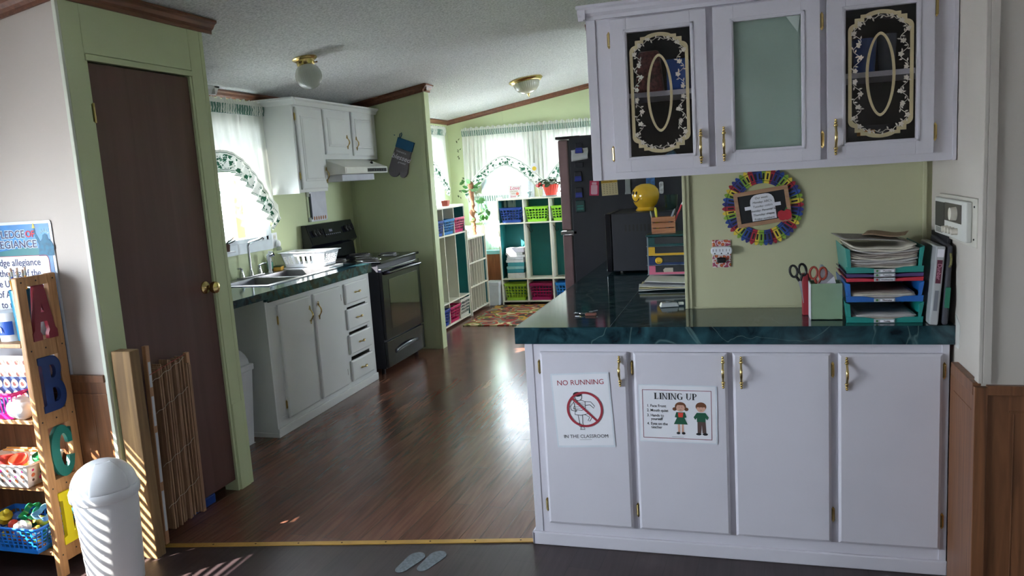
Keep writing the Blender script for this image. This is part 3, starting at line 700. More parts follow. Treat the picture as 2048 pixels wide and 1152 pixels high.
def basket(name, label, loc, w_, d, h, rgb, rz=0, nx=7, nz=4, flare=.82, group='', holes='grid', dz=.003, cat='basket'):
    """open plastic basket of lattice walls flaring to a rolled rim"""
    nm = 'plastic_%d_%d_%d' % rgb
    m = mat(nm, rgb, .4, var=.05)
    t = thing(name, label, cat, loc, rz, group or None)
    mb = MB(); bw, bd = w_*flare, d*flare
    mb.box(-bw/2, bw/2, -bd/2, bd/2, 0, .004)
    def P(u, side, z):
        k = z/h; W = (bw+(w_-bw)*k)/2; D = (bd+(d-bd)*k)/2
        return {0: (u*W, -D, z), 1: (u*W, D, z), 2: (-W, u*D, z), 3: (W, u*D, z)}[side]
    t_ = .0022
    for side in range(4):
        n = nx if side < 2 else max(3, int(nx*d/w_))
        zs = [.0, h*.18]+[h*.18+(h*.64)*(k+1)/nz for k in range(nz)]
        def quad(u0, u1, z0, z1):
            vs = []
            for off in (0, 1):
                for (u, z) in ((u0, z0), (u1, z0), (u1, z1), (u0, z1)):
                    p = Vector(P(u, side, z))
                    s_ = {0: (0, 1, 0), 1: (0, -1, 0), 2: (1, 0, 0), 3: (-1, 0, 0)}[side]
                    vs.append(tuple(p+Vector(s_)*t_*off))
            mb.add(vs, [(0, 1, 2, 3), (7, 6, 5, 4), (0, 4, 5, 1), (1, 5, 6, 2), (2, 6, 7, 3), (3, 7, 4, 0)])
        quad(-1, 1, 0, h*.18); quad(-1, 1, h*.86, h)
        bar = .26/n
        for k in range(n+1):
            u = -1+2*k/n; quad(max(-1, u-bar), min(1, u+bar), h*.18, h*.86)
        if holes == 'grid':
            for k in range(1, nz):
                z = h*.18+h*.68*k/nz; quad(-1, 1, z-h*.022, z+h*.022)
    mb.build('basket_body', m, t)
    mb = MB(); r = [(w_/2, d/2), (-w_/2, d/2), (-w_/2, -d/2), (w_/2, -d/2)]
    pts = []
    for i in range(4):
        x, y = r[i]; sx_, sy_ = (1 if x > 0 else -1), (1 if y > 0 else -1); c0 = (x-sx_*.012, y-sy_*.012)
        a0 = i*PI/2
        for k in range(4): a = a0+k*PI/6; pts.append((c0[0]+.015*math.cos(a), c0[1]+.015*math.sin(a), h-.002))
    mb.tube(pts, .0045, 8, closed=True)
    mb.build('rim', m, t, smooth=True)
    return t
basket('toy_basket', 'hot pink slotted basket on the second board of the letter shelf', (-2.93, 2.37, .675), .26, .17, .11, (214, 30, 130), nx=12, nz=1, holes='slot')
o = MB().blob((-.02, 0, .047), (.045, .05, .047)).blob((.012, -.01, .036), (.03, .042, .036)).build('white_cloth', mat('white_linen', (222, 222, 226), .8, bump=.2, bscale=25), smooth=True)
tag(o, 'bundled white cloth in front of the pink basket at the shelf end', 'cloth'); o.location = (-2.79, 2.325, .6725)
wb = basket('craft_basket', 'white round-hole basket of dough tubs on the third board', (-2.90, 2.355, .395), .29, .18, .10, (232, 226, 220), nx=2, nz=1, holes='none')
# round holes of the white basket: solid walls carrying dark round openings
mb = MB(); m_hole = [mat('hole_dark', (90, 66, 60), .8), mat('hole_orange', (200, 110, 70), .8), mat('hole_pink', (200, 50, 120), .8)]
bw, bd, hh = .29*.82, .18*.82, .10
for side in (0, 3):
    for cidx in range(7 if side == 0 else 4):
        for rr in range(3):
            z = .028+rr*.022; k = z/hh; W = (bw+(.29-bw)*k)/2; D = (bd+(.18-bd)*k)/2
            u = -1+2*(cidx+.5)/(7 if side == 0 else 4)
            r0 = .0055+.003*((cidx+rr) % 2)
            if side == 0: T = FR((u*W*.95, -D-.0008, z), (1, 0, 0), (0, -.12, 1))
            else: T = FR((W+.0008, u*D*.9, z), (0, 1, 0), (.2, 0, 1))
            mb.prism(circ(0, 0, r0, n=12), 0, .0006, 'xy', (cidx*2+rr) % 3, T)
mb2 = MB()
for side in range(4):
    vs = []
    W0, D0, W1_, D1 = bw/2, bd/2, .29/2, .18/2
    q4 = {0: [(-W0, -D0, 0), (W0, -D0, 0), (W1_, -D1, hh), (-W1_, -D1, hh)], 1: [(-W0, D0, 0), (W0, D0, 0), (W1_, D1, hh), (-W1_, D1, hh)],
          2: [(-W0, -D0, 0), (-W0, D0, 0), (-W1_, D1, hh), (-W1_, -D1, hh)], 3: [(W0, -D0, 0), (W0, D0, 0), (W1_, D1, hh), (W1_, -D1, hh)]}[side]
    s_ = Vector({0: (0, 1, 0), 1: (0, -1, 0), 2: (1, 0, 0), 3: (-1, 0, 0)}[side])*.002
    mb2.add(q4+[tuple(Vector(p)+s_) for p in q4], [(0, 1, 2, 3), (7, 6, 5, 4), (0, 4, 5, 1), (1, 5, 6, 2), (2, 6, 7, 3), (3, 7, 4, 0)])
mb2.build('basket_wall', mat('plastic_232_226_220', (232, 226, 220)), wb)
mb.build('round_holes', m_hole, wb)
def tub(x, y, z, cb, cl, nm, lbl, tilt=0):
    t = thing('dough_tub', lbl, 'tub', (x, y, z), rot=(tilt, tilt*.6, 0))
    MB().lathe([(.028, 0), (.031, .04), (0, .04)], seg=20).build('tub_body', mat('tub_'+nm, cb, .4), t, smooth=True)
    MB().lathe([(.036, .038), (.036, .052), (.033, .054), (.028, .051), (0, .051)], seg=20).build('lid', mat('lid_'+nm, cl, .4), t, smooth=True)
tub(-2.865, 2.335, .455, (214, 180, 50), (214, 56, 34), 'red', 'yellow dough tub with a red lid tipped in the white basket', .35)
tub(-2.79, 2.375, .455, (210, 200, 190), (38, 120, 70), 'green', 'dough tub with a green lid at the basket end', .2)
tub(-2.945, 2.33, .452, (150, 40, 40), (170, 50, 40), 'dark', 'dark red dough tub left of the red-lidded tub', -.2)
for i in range(2):
    mb = MB(); mb.cyl((0, 0, 0), (.24, 0, .006), .0042, seg=6); mb.cyl((.24, 0, .006), (.262, 0, .006), .0008, .0042, seg=6, mi=1)
    o = mb.build('wooden_stick', [mat('orange_pencil', (206, 140, 60), .5), PINE]); o.location = (-3.03, 2.40+i*.018, .502+i*.003)
    tag(o, 'orange stick lying across the white basket, '+('behind' if i else 'in front of')+' its twin', 'stick')
bb = basket('toy_basket', 'bright blue lattice basket of toys on the bottom board', (-2.91, 2.35, .118), .34, .20, .115, (26, 110, 200), nx=12, nz=5)
random.seed(5)
toys = [((-3.01, 2.34), (222, 196, 40), 'yellow'), ((-2.95, 2.33), (206, 60, 40), 'red'), ((-2.98, 2.38), (60, 110, 190), 'blue'), ((-2.90, 2.36), (190, 40, 50), 'crimson'), ((-2.87, 2.32), (232, 224, 214), 'cream'), ((-2.83, 2.38), (214, 190, 60), 'mustard')]
for i, ((x, y), c, nm) in enumerate(toys):
    t = MB()
    t.lathe([(.016, 0), (.02, .01), (.02, .03), (.01, .036), (.01, .05), (.014, .052), (0, .056)] if i % 2 else [(.012, 0), (.026, .006), (.026, .04), (.012, .046), (.012, .07), (.008, .074), (0, .075)], seg=14)
    o = t.build('toy_bottle' if i == 0 else 'toy_piece', mat('toy_'+nm, c, .4), smooth=True)
    o.location = (x, y, .205 if i else .215); o.rotation_euler = (random.uniform(-1.2, 1.2), random.uniform(-.8, 1.2), 0)
    tag(o, nm+' plastic toy piece on top of the blue basket pile', 'toy')
for i, (x, c, nm) in enumerate(((-2.865, (20, 140, 90), 'green'), (-2.79, (120, 170, 190), 'pale blue'))):
    pts = [(.036*(1+.25*math.cos(4*a))*math.cos(a)*1.1, .03*(1+.25*math.cos(4*a))*math.sin(a)) for a in [k*PI/16 for k in range(32)]]
    inner = [(p[0]*.93, p[1]*.93) for p in pts]
    o = shape([pts, inner], Matrix.Identity(4), mat('cutter_'+nm.replace(' ', '_'), c, .35), None, 'cookie_cutter', .013)
    o.location = (x, 2.345, .262); o.rotation_euler = (.5, -.5+i*.3, .6)
    tag(o, nm+' wavy shape cutter resting on the toys in the blue basket', 'cutter')
o = MB()
for i in range(70):
    o.blob((random.uniform(-.12, .12), random.uniform(-.06, .06), random.uniform(.012, .08)), random.uniform(.01, .016), 4, random.randrange(5))
o = o.build('small_toys', [mat('toymix_%d' % i, c, .5) for i, c in enumerate([(210, 50, 50), (222, 190, 60), (230, 226, 214), (50, 130, 90), (190, 110, 60)])], smooth=True)
o.location = (-2.91, 2.35, .122); tag(o, 'mixed small coloured toys filling the blue basket', 'toys', kind='stuff')
o = MB()
for k in range(4): o.box(-.15+k*.005, .13-k*.004, -.07, .06, k*.006, k*.006+.004)
o = o.build('plastic_sheets', mat('clear_sheet', (190, 200, 206), .2)); o.location = (-3.12, 2.40, .1165); o.scale = (.3, 1, 1)
tag(o, 'stack of clear plastic sheets left of the blue basket', 'sheets')

# swing-top bin
BN = thing('swing_bin', 'white swing-top bin striped by sunlight beside the letter shelf', 'bin', (-2.432, 2.315, 0)); BN.scale = (.85, .85, .93)
BT = .435
MB().lathe([(.112, 0), (.118, .012), (.120, .055), (.1215, .058), (.138, BT-.03), (.138, BT), (0, BT)], seg=48).build('bin_body', WPL, BN, smooth=True)
MB().lathe([(.143, BT-.035), (.149, BT-.028), (.150, BT), (.146, BT+.008), (.140, BT+.01), (.140, BT-.02), (.1385, BT-.035)], seg=48).build('collar', WPL, BN, smooth=True)
dm = [(.141*math.cos(a), BT+.008+.115*math.sin(a)) for a in [k*PI/2/12 for k in range(13)]]
MB().lathe(dm, seg=48).build('dome_lid', WPL, BN, smooth=True)
fl = MB()
def dome(u, v):
    a = (-.62+1.24*u); b = -.05+1.25*v
    d = Vector((math.sin(a)*math.cos(b), -math.cos(a)*math.cos(b), math.sin(b)))
    p = Vector((d.x*.1435, d.y*.1435, BT+.012+d.z*.1165)); return tuple(Matrix.Rotation(.95, 4, 'Z') @ p)
fl.sheet(dome, 16, 14); fl.build('swing_flap', WPL, BN, smooth=True, solid=.003)

# footprints on the dark floor
foot = circ(0, .075, .045, .060, 16, -.2, PI+.2)+circ(-.006, -.05, .032, .045, 12, PI+.0, 2*PI)
GREYF = mat('faded_grey_vinyl', (98, 106, 112), .6, var=.35, scale=70)
for i, (x, y) in enumerate(((-1.315, 2.655), (-1.232, 2.680))):
    o = shape([[(p[0]*.8, p[1]*.75) for p in foot]], Matrix.Identity(4), GREYF, None, 'footprint_sticker', .0006)
    o.location = (x, y, .0012); o.rotation_euler = (0, 0, -.15)
    tag(o, ('left' if i == 0 else 'right')+' one of two grey footprint stickers on the dark floor', 'sticker')

# ================================================================== kitchen run
def handle_geo(mb, T, l=.125):
    """brass bow pull with beaded finials; local Y along the pull, Z outwards"""
    h = l/2
    pts = [(0, -h*.62+2*h*.62*k/12, .006+.020*math.sin(PI*k/12)) for k in range(13)]
    mb.tube(pts, [.0042]*4+[.0052]*5+[.0042]*4, 10, T=T)
    for s_ in (-1, 1):
        for q_, r in ((.62, .0072), (.78, .0058), (.92, .0048)): mb.blob((0, s_*h*q_, .007), (r, r*.9, r), 6, T=T)
        mb.cyl((0, s_*h*.62, 0), (0, s_*h*.62, .008), .004, seg=8, T=T)
def hinge_geo(mb, T, l=.062):
    mb.prism([(-.006, -l*.35), (0, -l*.5), (.006, -l*.35), (.006, l*.35), (0, l*.5), (-.006, l*.35)], 0, .003, 'xy', 0, T)
    mb.cyl((0, -l*.36, .004), (0, l*.36, .004), .0045, seg=8, T=T)

def cab_door(parent, T, w_, h, m, handle=None, hinges=(), raised=False, glass=None, name='door', depth=.019, arch=False):
    """door in local XY of T (lower-left corner origin), Z outwards"""
    d = MB()
    if glass is None:
        d.taper(0, w_, 0, h, .0, depth-.005, 0, 0, T=T); d.taper(0, w_, 0, h, depth-.005, depth, .009, .009, T=T)
    if raised:
        a = .045
        d.taper(a, w_-a, a*1.3, h-a*1.3, depth-.001, depth+.004, .003, .003, T=T)
        d.taper(a+.012, w_-a-.012, a*1.3+.012, h-a*1.3-.012, depth+.003, depth+.009, .012, .012, T=T)
    if glass is not None:
        gx0, gx1, gy0, gy1 = glass
        for (x0, x1, y0, y1) in ((0, gx0, 0, h), (gx1, w_, 0, h), (gx0, gx1, 0, gy0), (gx0, gx1, gy1, h)): d.box(x0, x1, y0, y1, 0, depth, T=T)
        for (x0, x1, y0, y1) in ((gx0-.012, gx0-.004, gy0-.012, gy1+.012), (gx1+.004, gx1+.012, gy0-.012, gy1+.012), (gx0-.012, gx1+.012, gy0-.012, gy0-.004), (gx0-.012, gx1+.012, gy1+.004, gy1+.012)):
            d.box(x0, x1, y0, y1, depth, depth+.003, T=T)
    o = d.build(name, m, parent, bevel=.0015)
    if handle:
        hb = MB(); handle_geo(hb, T @ Matrix.Translation((handle[0], handle[1], depth)) @ Matrix.Rotation(handle[2] if len(handle) > 2 else 0, 4, 'Z'), handle[3] if len(handle) > 3 else .125)
        hb.build('handle', BRASS, o, smooth=True)
    for hx, hy in hinges:
        hb = MB(); hinge_geo(hb, T @ Matrix.Translation((hx, hy, .004)))
        hb.build('hinge', BRASS, o, smooth=False)
    return o

# sink base cabinet
XS = -2.785
sc = thing('sink_base_cabinet', 'white base cabinet with four drawers under the sink counter', 'cabinet', (-3.1, 4.69, 0))
def loc(T, o): return Matrix.Translation(-Vector(o.location)) @ T
mb = MB()
T0 = loc(Matrix.Identity(4), sc)
for b in ((-3.41, XS, 4.0, 4.018, .0, .875), (-3.41, XS, 5.35, 5.368, 0, .875), (-3.41, XS, 4.018, 5.35, 0, .09), (XS-.018, XS, 4.018, 5.35, .09, .115), (XS-.018, XS, 4.018, 5.35, .805, .875), (XS-.018, XS, 4.018, 4.13, .115, .805), (XS-.018, XS, 4.47, 4.56, .115, .805), (XS-.018, XS, 4.88, 4.99, .115, .805), (XS-.018, XS, 5.28, 5.35, .115, .805)): mb.box(*b, T=T0)
for z in (.27, .455, .64): mb.box(XS-.018, XS, 4.99, 5.28, z, z+.03, T=T0)
mb.box(-3.40, XS-.02, 4.02, 5.34, .09, .1, T=T0)
mb.build('carcass', WHITE2, sc, bevel=.0015)
MB().box(XS, XS+.012, 3.995, 5.372, 0, .055, T=T0).box(-3.0, XS+.012, 3.992, 4.0, 0, .03, T=T0).build('base_moulding', WHITE2, sc, bevel=.003)
cab_door(sc, loc(EAST(XS, 4.115, .09), sc), .375, .725, WHITE2, (.34, .60, 0), [(-.006, .09), (-.006, .63)])
cab_door(sc, loc(EAST(XS, 4.530, .09), sc), .365, .725, WHITE2, (.035, .61, 0), [(.371, .09), (.371, .64)])
for z0, z1 in ((.665, .815), (.477, .627), (.293, .437), (.092, .245)):
    cab_door(sc, loc(EAST(XS, 4.960, z0), sc), .340, z1-z0, WHITE2, (.17, (z1-z0)/2, PI/2, .10), name='drawer')
# counter with sink cut-out
SK = (-3.37, -2.905, 4.24, 5.09)
ct = thing('sink_countertop', 'green marble-patterned counter along the window wall', 'countertop', (-3.1, 4.4, .918))
mb = MB(); mb.grid_holes('xy', XE, XS+.02, 3.36, 5.385, .886, .918, [SK])
mb.v = [(a+3.1, b-4.4, c-.918) for a, b, c in mb.v]; mb.build('counter_slab', MARB, ct)
mb = MB(); mb.box(XS+.02, XS+.026, 3.36, 4.0, .873, .918); mb.box(XS+.02, XS+.026, 4.0, 5.385, .850, .918); mb.box(XS, XS+.02, 3.99, 4.01, .855, .886)
mb.v = [(a+3.1, b-4.4, c-.918) for a, b, c in mb.v]; mb.build('front_edge', MARB, ct)
# sink
sk = thing('kitchen_sink', 'stainless double-bowl sink set in the window counter', 'sink', (-3.14, 4.665, .918))
X0, X1, Y0, Y1 = SK[0]+3.14, SK[1]+3.14, SK[2]-4.665, SK[3]-4.665
mb = MB(); bowls = [(X0+.075, X1-.035, Y0+.035, -.02), (X0+.075, X1-.035, .02, Y1-.035)]
mb.grid_holes('xy', X0-.012, X1+.012, Y0-.012, Y1+.012, .0, .005, bowls); mb.build('rim', STEEL, sk, bevel=.0015)
for b in bowls:
    m_ = MB(); vs = []
    x0, x1, y0, y1 = b; e = .02; dz = -.17
    vs = [(x0, y0, .004), (x1, y0, .004), (x1, y1, .004), (x0, y1, .004), (x0+e, y0+e, dz), (x1-e, y0+e, dz), (x1-e, y1-e, dz), (x0+e, y1-e, dz)]
    m_.add(vs, [(0, 1, 5, 4), (1, 2, 6, 5), (2, 3, 7, 6), (3, 0, 4, 7), (4, 5, 6, 7)])
    m_.lathe([(.035, 0), (.03, .003), (0, .002)], ((x0+x1)/2, (y0+y1)/2, dz), 16, 1)
    m_.build('bowl', [STEEL, CHROME], sk, solid=.002)
# faucet
fc = thing('faucet', 'chrome gooseneck kitchen faucet with lever handles behind the sink', 'faucet', (-3.355, 4.70, .9235))
MB().box(-.028, .028, -.13, .13, 0, .012).build('deck_plate', CHROME, fc, bevel=.005, bseg=3)
mb = MB(); mb.lathe([(.020, .01), (.017, .03), (.011, .05), (.010, .06)], seg=16)
pts = [(0, 0, .05), (0, 0, .215)]+[(.035-.035*math.cos(a), 0, .215+.035*math.sin(a)) for a in [k*.2 for k in range(1, 6)]]+[(.07, .005, .258), (.115, .01, .272), (.125, .012, .262)]
mb.tube(pts, .0095, 10); mb.build('spout', CHROME, fc, smooth=True)
for s_ in (-1, 1):
    h_ = MB().lathe([(.020, .01), (.018, .03), (.010, .062), (.012, .07), (0, .074)], (0, s_*.105, 0), 14)
    h_.tube([(0, s_*.105, .066), (.01, s_*.125, .075), (.015, s_*.165, .078)], [.006, .005, .007], 8); h_.build('lever_handle', CHROME, fc, smooth=True)
o = MB().lathe([(.018, 0), (.014, .01), (.012, .02), (.013, .08), (.016, .10), (.017, .125), (.012, .14), (0, .142)], seg=14).cyl((0, 0, .12), (.035, .012, .135), .014, .016, seg=14, mi=1)
o = o.build('sprayer', [mat('sprayer_grey', (196, 200, 206), .25), CHROME], smooth=True); o.location = (-3.345, 4.92, .9235)
tag(o, 'pull-out sink sprayer right of the chrome faucet', 'sprayer')
sbt = thing('soap_bottle', 'clear soap pump bottle with a green label behind the sink', 'bottle', (-3.385, 4.925+.06, .9235))
MB().lathe([(.022, 0), (.026, .008), (.026, .085), (.012, .105), (.010, .115), (0, .115)], seg=18, sx=.75).build('bottle_body', mat('clear_plastic', (190, 206, 206), .1, trans=.7), sbt, smooth=True)
MB().lathe([(.0262, .02), (.0265, .07)], seg=18, sx=.76).build('label_band', mat('label_green', (40, 140, 116), .4), sbt, smooth=True)
mb = MB().cyl((0, 0, .115), (0, 0, .15), .005, seg=8); mb.cyl((-.002, 0, .148), (.03, 0, .146), .006, .004, seg=8); mb.build('pump', WPL, sbt, smooth=True)
sg = thing('sponge', 'yellow sponge with a scouring top at the sink corner', 'sponge', (-3.355, 5.045, .9235), .35)
MB().box(-.03, .03, -.045, .045, 0, .028).build('sponge_body', mat('sponge_yellow', (206, 158, 66), .95, bump=.5, bscale=200), sg, bevel=.004)
MB().box(-.03, .03, -.045, .045, .028, .036).build('scouring_pad', mat('pad_green', (60, 70, 44), .95), sg, bevel=.002)
# dish rack
dk = thing('dish_rack', 'white plastic dish rack drying in the sun beside the stove', 'rack', (-3.185, 5.225, .922), .06)
RW, RD, RH = .37, .235, .125
mb = MB(); z0 = .012
mb.box(-RW/2+.03, RW/2-.03, -RD/2+.02, RD/2-.02, z0, z0+.005)
def rp(u, v, z):
    k = z/RH; W = RW/2-.035*(1-k); D = RD/2-.02*(1-k); return (u*W, v*D, z)
def rquad(mb, a, b, z0, z1, n, mi=0):
    vs = [rp(*a, z0), rp(*b, z0), rp(*b, z1), rp(*a, z1)]
    nn = Vector(n)*.004; vs += [tuple(Vector(p)+nn) for p in vs]
    mb.add(vs, [(0, 1, 2, 3), (7, 6, 5, 4), (0, 4, 5, 1), (1, 5, 6, 2), (2, 6, 7, 3), (3, 7, 4, 0)], mi)
for v, n in ((-1, (0, 1, 0)), (1, (0, -1, 0))):
    rquad(mb, (-1, v), (1, v), z0, .035, n); rquad(mb, (-1, v), (1, v), .095, RH, n)
    for k in range(9):
        u = -1+k*.25; rquad(mb, (max(-1, u-.045), v), (min(1, u+.045), v), .035, .095, n)
    rquad(mb, (.55, v), (1, v), .035, .095, n)
for u, n in ((-1, (1, 0, 0)), (1, (-1, 0, 0))):
    rquad(mb, (u, -1), (u, 1), z0, .03, n); rquad(mb, (u, -1), (u, 1), .105, RH, n)
    for k in range(10): v = -1+k*2/9; rquad(mb, (u, max(-1, v-.05)), (u, min(1, v+.05)), .03, .105, n)
    for k in range(5): z = .042+k*.014; rquad(mb, (u, -1), (u, 1), z, z+.005, n)
mb.build('rack_body', WPL, dk)
mb = MB(); mb.grid_holes('xy', -RW/2-.015, RW/2+.015, -RD/2-.012, RD/2+.012, RH-.004, RH+.002, [(-RW/2+.004, RW/2-.004, -RD/2+.004, RD/2-.004)]); mb.build('rim', WPL, dk, bevel=.002)
MB().box(-RW/2-.02, RW/2+.02, -RD/2-.005, RD/2+.01, -.004, .006).build('drip_tray', WPL, dk, bevel=.003)
# second bin, wall outlet with air freshener
b2 = thing('kitchen_bin', 'grey-white lidded bin in the gap left of the sink cabinet', 'bin', (-3.0, 3.80, 0))
MB().taper(-.11, .11, -.11, .11, 0, .001, 0, 0).add([(x*(.105 if z == 0 else .13), y*(.1 if z == 0 else .125), z) for z in (0, .46) for x, y in ((-1, -1), (1, -1), (1, 1), (-1, 1))], [(0, 1, 5, 4), (1, 2, 6, 5), (2, 3, 7, 6), (3, 0, 4, 7), (4, 5, 6, 7)]).build('bin_body', WPL, b2, bevel=.02, bseg=3)
mb = MB().box(-.14, .14, -.135, .135, .455, .495); mb.build('lid_rim', WPL, b2, bevel=.008)
MB().prism([(-.12, .49)]+[(-.12*math.cos(a), .49+.10*math.sin(a)) for a in [k*PI/10 for k in range(1, 10)]]+[(.12, .49)], -.12, .12, 'xz').build('swing_lid', WPL, b2, smooth=True, bevel=.006)
ow = thing('wall_outlet', 'white wall outlet between the sink window and stove', 'outlet', (XE, 5.123, 1.145))
MB().box(0, .006, -.036, .036, -.058, .058).build('cover_plate', WPL, ow, bevel=.002)
mb = MB(); mb.box(.006, .0068, -.016, .016, .008, .042)
for s_ in (-.006, .006): mb.box(.0066, .0072, s_-.0012, s_+.0012, .02, .03, 1)
mb.build('socket', [mat('socket_ivory', (206, 204, 196), .4), BLK], ow)
af = thing('air_freshener', 'small white plug-in air freshener in the wall outlet', 'air freshener', (XE+.0085, 5.130, 1.118))
MB().blob((.02, 0, 0), (.018, .02, .028)).build('warmer', WPL, af, smooth=True)
MB().lathe([(.018, 0), (.021, .012), (.015, .03), (0, .03)], (.022, 0, -.052), 16).build('oil_vial', mat('clear_vial', (206, 214, 206), .08, trans=.6), af, smooth=True)
# spiky sill plant
sp_t = thing('spiky_plant', 'small dark spiky plant on the sink window sill', 'plant', (-3.385, 4.50, 1.125))
MB().lathe([(.022, -.0), (.028, .05), (0, .05)], seg=14).build('pot', mat('terracotta_dark', (92, 60, 48), .7), sp_t, smooth=True)
mb = MB()
for k in range(9):
    a = k*2.4; e = .35+.1*(k % 4); L_ = .085
    d = Vector((math.cos(a)*math.cos(e), math.sin(a)*math.cos(e), math.sin(e)))
    mb.tube([(0, 0, .05), tuple(Vector((0, 0, .05))+d*L_*.5), tuple(Vector((0, 0, .05))+d*L_)], [.005, .007, .0008], 5)
mb.build('leaves', mat('dark_leaf', (30, 52, 34), .5), sp_t, smooth=True)
MB().box(-.035, .03, -.15, .06, -.012, 0).build('sill_shelf', WPL, sp_t)

# sink window curtain (shirred header, panel with arched hem, ivy border)
def curtain(name, label, x0, x1, ztop, hem, P, n=140, amp=.012, header=True, group=None, band=.15, folds=18, ruff=.16, pmat=None, seed=1):
    """P(s, z, out) maps along-window, height, outward to the world; hem(s) gives the height of the lower edge"""
    rnd = random.Random(seed); ph = [rnd.uniform(0, 6) for _ in range(6)]
    t = thing(name, label, 'curtain', P((x0+x1)/2, ztop, 0), group=group)
    o = Vector(t.location)
    W_ = x1-x0
    def wav(s, z): return .02+amp*(math.sin((s-x0)/W_*2*PI*folds+ph[0]+.6*math.sin((s-x0)*9+ph[1]))+.5*math.sin((s-x0)/W_*2*PI*folds*1.7+ph[2]))
    mb = MB()
    def f(u, v):
        s = x0+W_*u; z = ztop-.07+(hem(s)-(ztop-.07))*v
        return tuple(Vector(P(s, z, wav(s, z)*(.5+.5*v)))-o)
    mb.sheet(f, n, 14, uvf=lambda u, v: (u*W_, v)); mb.build('curtain_panel', pmat or CURT, t, smooth=True)
    if header:
        mb = MB()
        def g(u, v):
            s = x0+W_*u; fr = (1 if v < .34 else 0)
            z = ztop+.028+.008*math.sin(s*90+ph[3])*(v < .1)-.098*v
            return tuple(Vector(P(s, z, .024+.010*math.sin(s*210+ph[4])+(.006 if .3 < v < .8 else 0)))-o)
        mb.sheet(g, n*3, 6, uvf=lambda u, v: (u*W_, v*.1), mi=1)
        mb.mi = [0 if (k//(n*3)) < 2 else 1 for k in range(len(mb.f))]
        mb.build('header', [CURT, HEAD], t, smooth=True)
    if band:
        # border follows the hem curve; built along its arc length
        N = 220; pts = [(x0+W_*k/N, hem(x0+W_*k/N)) for k in range(N+1)]
        acc = [0]
        for k in range(N): acc.append(acc[-1]+math.hypot(pts[k+1][0]-pts[k][0], pts[k+1][1]-pts[k][1]))
        mb = MB()
        def h(u, v):
            k = min(N, max(0, int(round(u*N)))); s, z = pts[k]
            a, b = pts[max(0, k-1)], pts[min(N, k+1)]; tx, tz = b[0]-a[0], b[1]-a[1]; l_ = math.hypot(tx, tz) or 1
            nx_, nz_ = tz/l_, -tx/l_
            if nz_ > 0: nx_, nz_ = -nx_, -nz_
            d = v*band
            rf = .014*math.sin(acc[k]*70+ph[5])*(.3+v)
            return tuple(Vector(P(s+nx_*(d-.012), z+nz_*(d-.012), .034+rf+.01*v))-o)
        mb.sheet(h, N, 8, uvf=lambda u, v: (acc[min(N, int(round(u*N)))], v*.15)); mb.build('ivy_border', IVY, t, smooth=True)
    return t
PL = lambda s, z, o_: (XE+.045+o_, s, z)
def hem_sink(s):
    d = abs(s-4.50)/.57
    return 1.80-.035*d-.47*max(0, d-.10)**1.9
curtain('window_curtain', 'white curtain with an arched ivy border over the sink window', 4.175, 5.12, 2.13, hem_sink, lambda s, z, o_: (XE+.045+o_, s if z < 1.46 else min(s, 5.046), z), folds=9, band=.15, seed=2)

# upper kitchen cabinets
uc = thing('upper_kitchen_cabinet', 'white wall cabinet with raised-panel doors above the stove', 'cabinet', (-3.26, 5.7, 1.5))
XU = -3.118; T0 = loc(Matrix.Identity(4), uc)
mb = MB().box(XE+.006, XU, 5.055, 5.470, 1.49, 2.13, T=T0).box(XE+.006, XU, 5.470, 6.395, 1.735, 2.13, T=T0)
mb.box(XE+.006, XU+.004, 5.050, 5.062, 1.485, 2.13, T=T0)
mb.build('carcass', WHITE2, uc, bevel=.002)
mb = MB()
prof = [(0, 0), (.016, .0), (.03, .028), (.045, .038), (.045, .05), (0, .05)]
mb.prism([(XU+a, 2.125+b) for a, b in prof], 5.04, 6.398, 'xz', T=T0)
mb.prism([(5.055-a, 2.125+b) for a, b in prof], XE+.006, XU+.04, 'yz', T=T0)
mb.box(XE+.006, XU+.04, 5.05, 6.398, 2.172, 2.176, T=T0)
mb.build('crown', WHITE2, uc)
cab_door(uc, loc(EAST(XU, 5.085, 1.512), uc), .368, .60, WHITE2, (.345, .10, 0), [(-.006, .10), (-.006, .53)], raised=True)
cab_door(uc, loc(EAST(XU, 5.475, 1.772), uc), .372, .345, WHITE2, (.335, .10, 0, .115), [], raised=True)
cab_door(uc, loc(EAST(XU, 5.935, 1.765), uc), .372, .365, WHITE2, (.035, .10, 0, .115), [(.378, .06), (.378, .3)], raised=True)
uc2 = thing('upper_kitchen_cabinet', 'white wall cabinet mostly hidden behind the closet, left of the sink window', 'cabinet', (-3.26, 3.9, 1.5))
T0 = loc(Matrix.Identity(4), uc2)
MB().box(XE+.006, -3.125, 3.37, 4.16, 1.49, 2.13, T=T0).build('carcass', WHITE2, uc2, bevel=.002)
mb = MB(); mb.prism([(-3.125+a, 2.125+b) for a, b in prof], 3.37, 4.205, 'xz', T=T0); mb.prism([(4.16+a, 2.125+b) for a, b in prof], XE+.006, -3.08, 'yz', T=T0); mb.build('crown', WHITE2, uc2)
cab_door(uc2, loc(EAST(-3.125, 3.75, 1.51), uc2), .385, .60, WHITE2, (.04, .11, 0), [(.392, .11), (.392, .53)], raised=True)
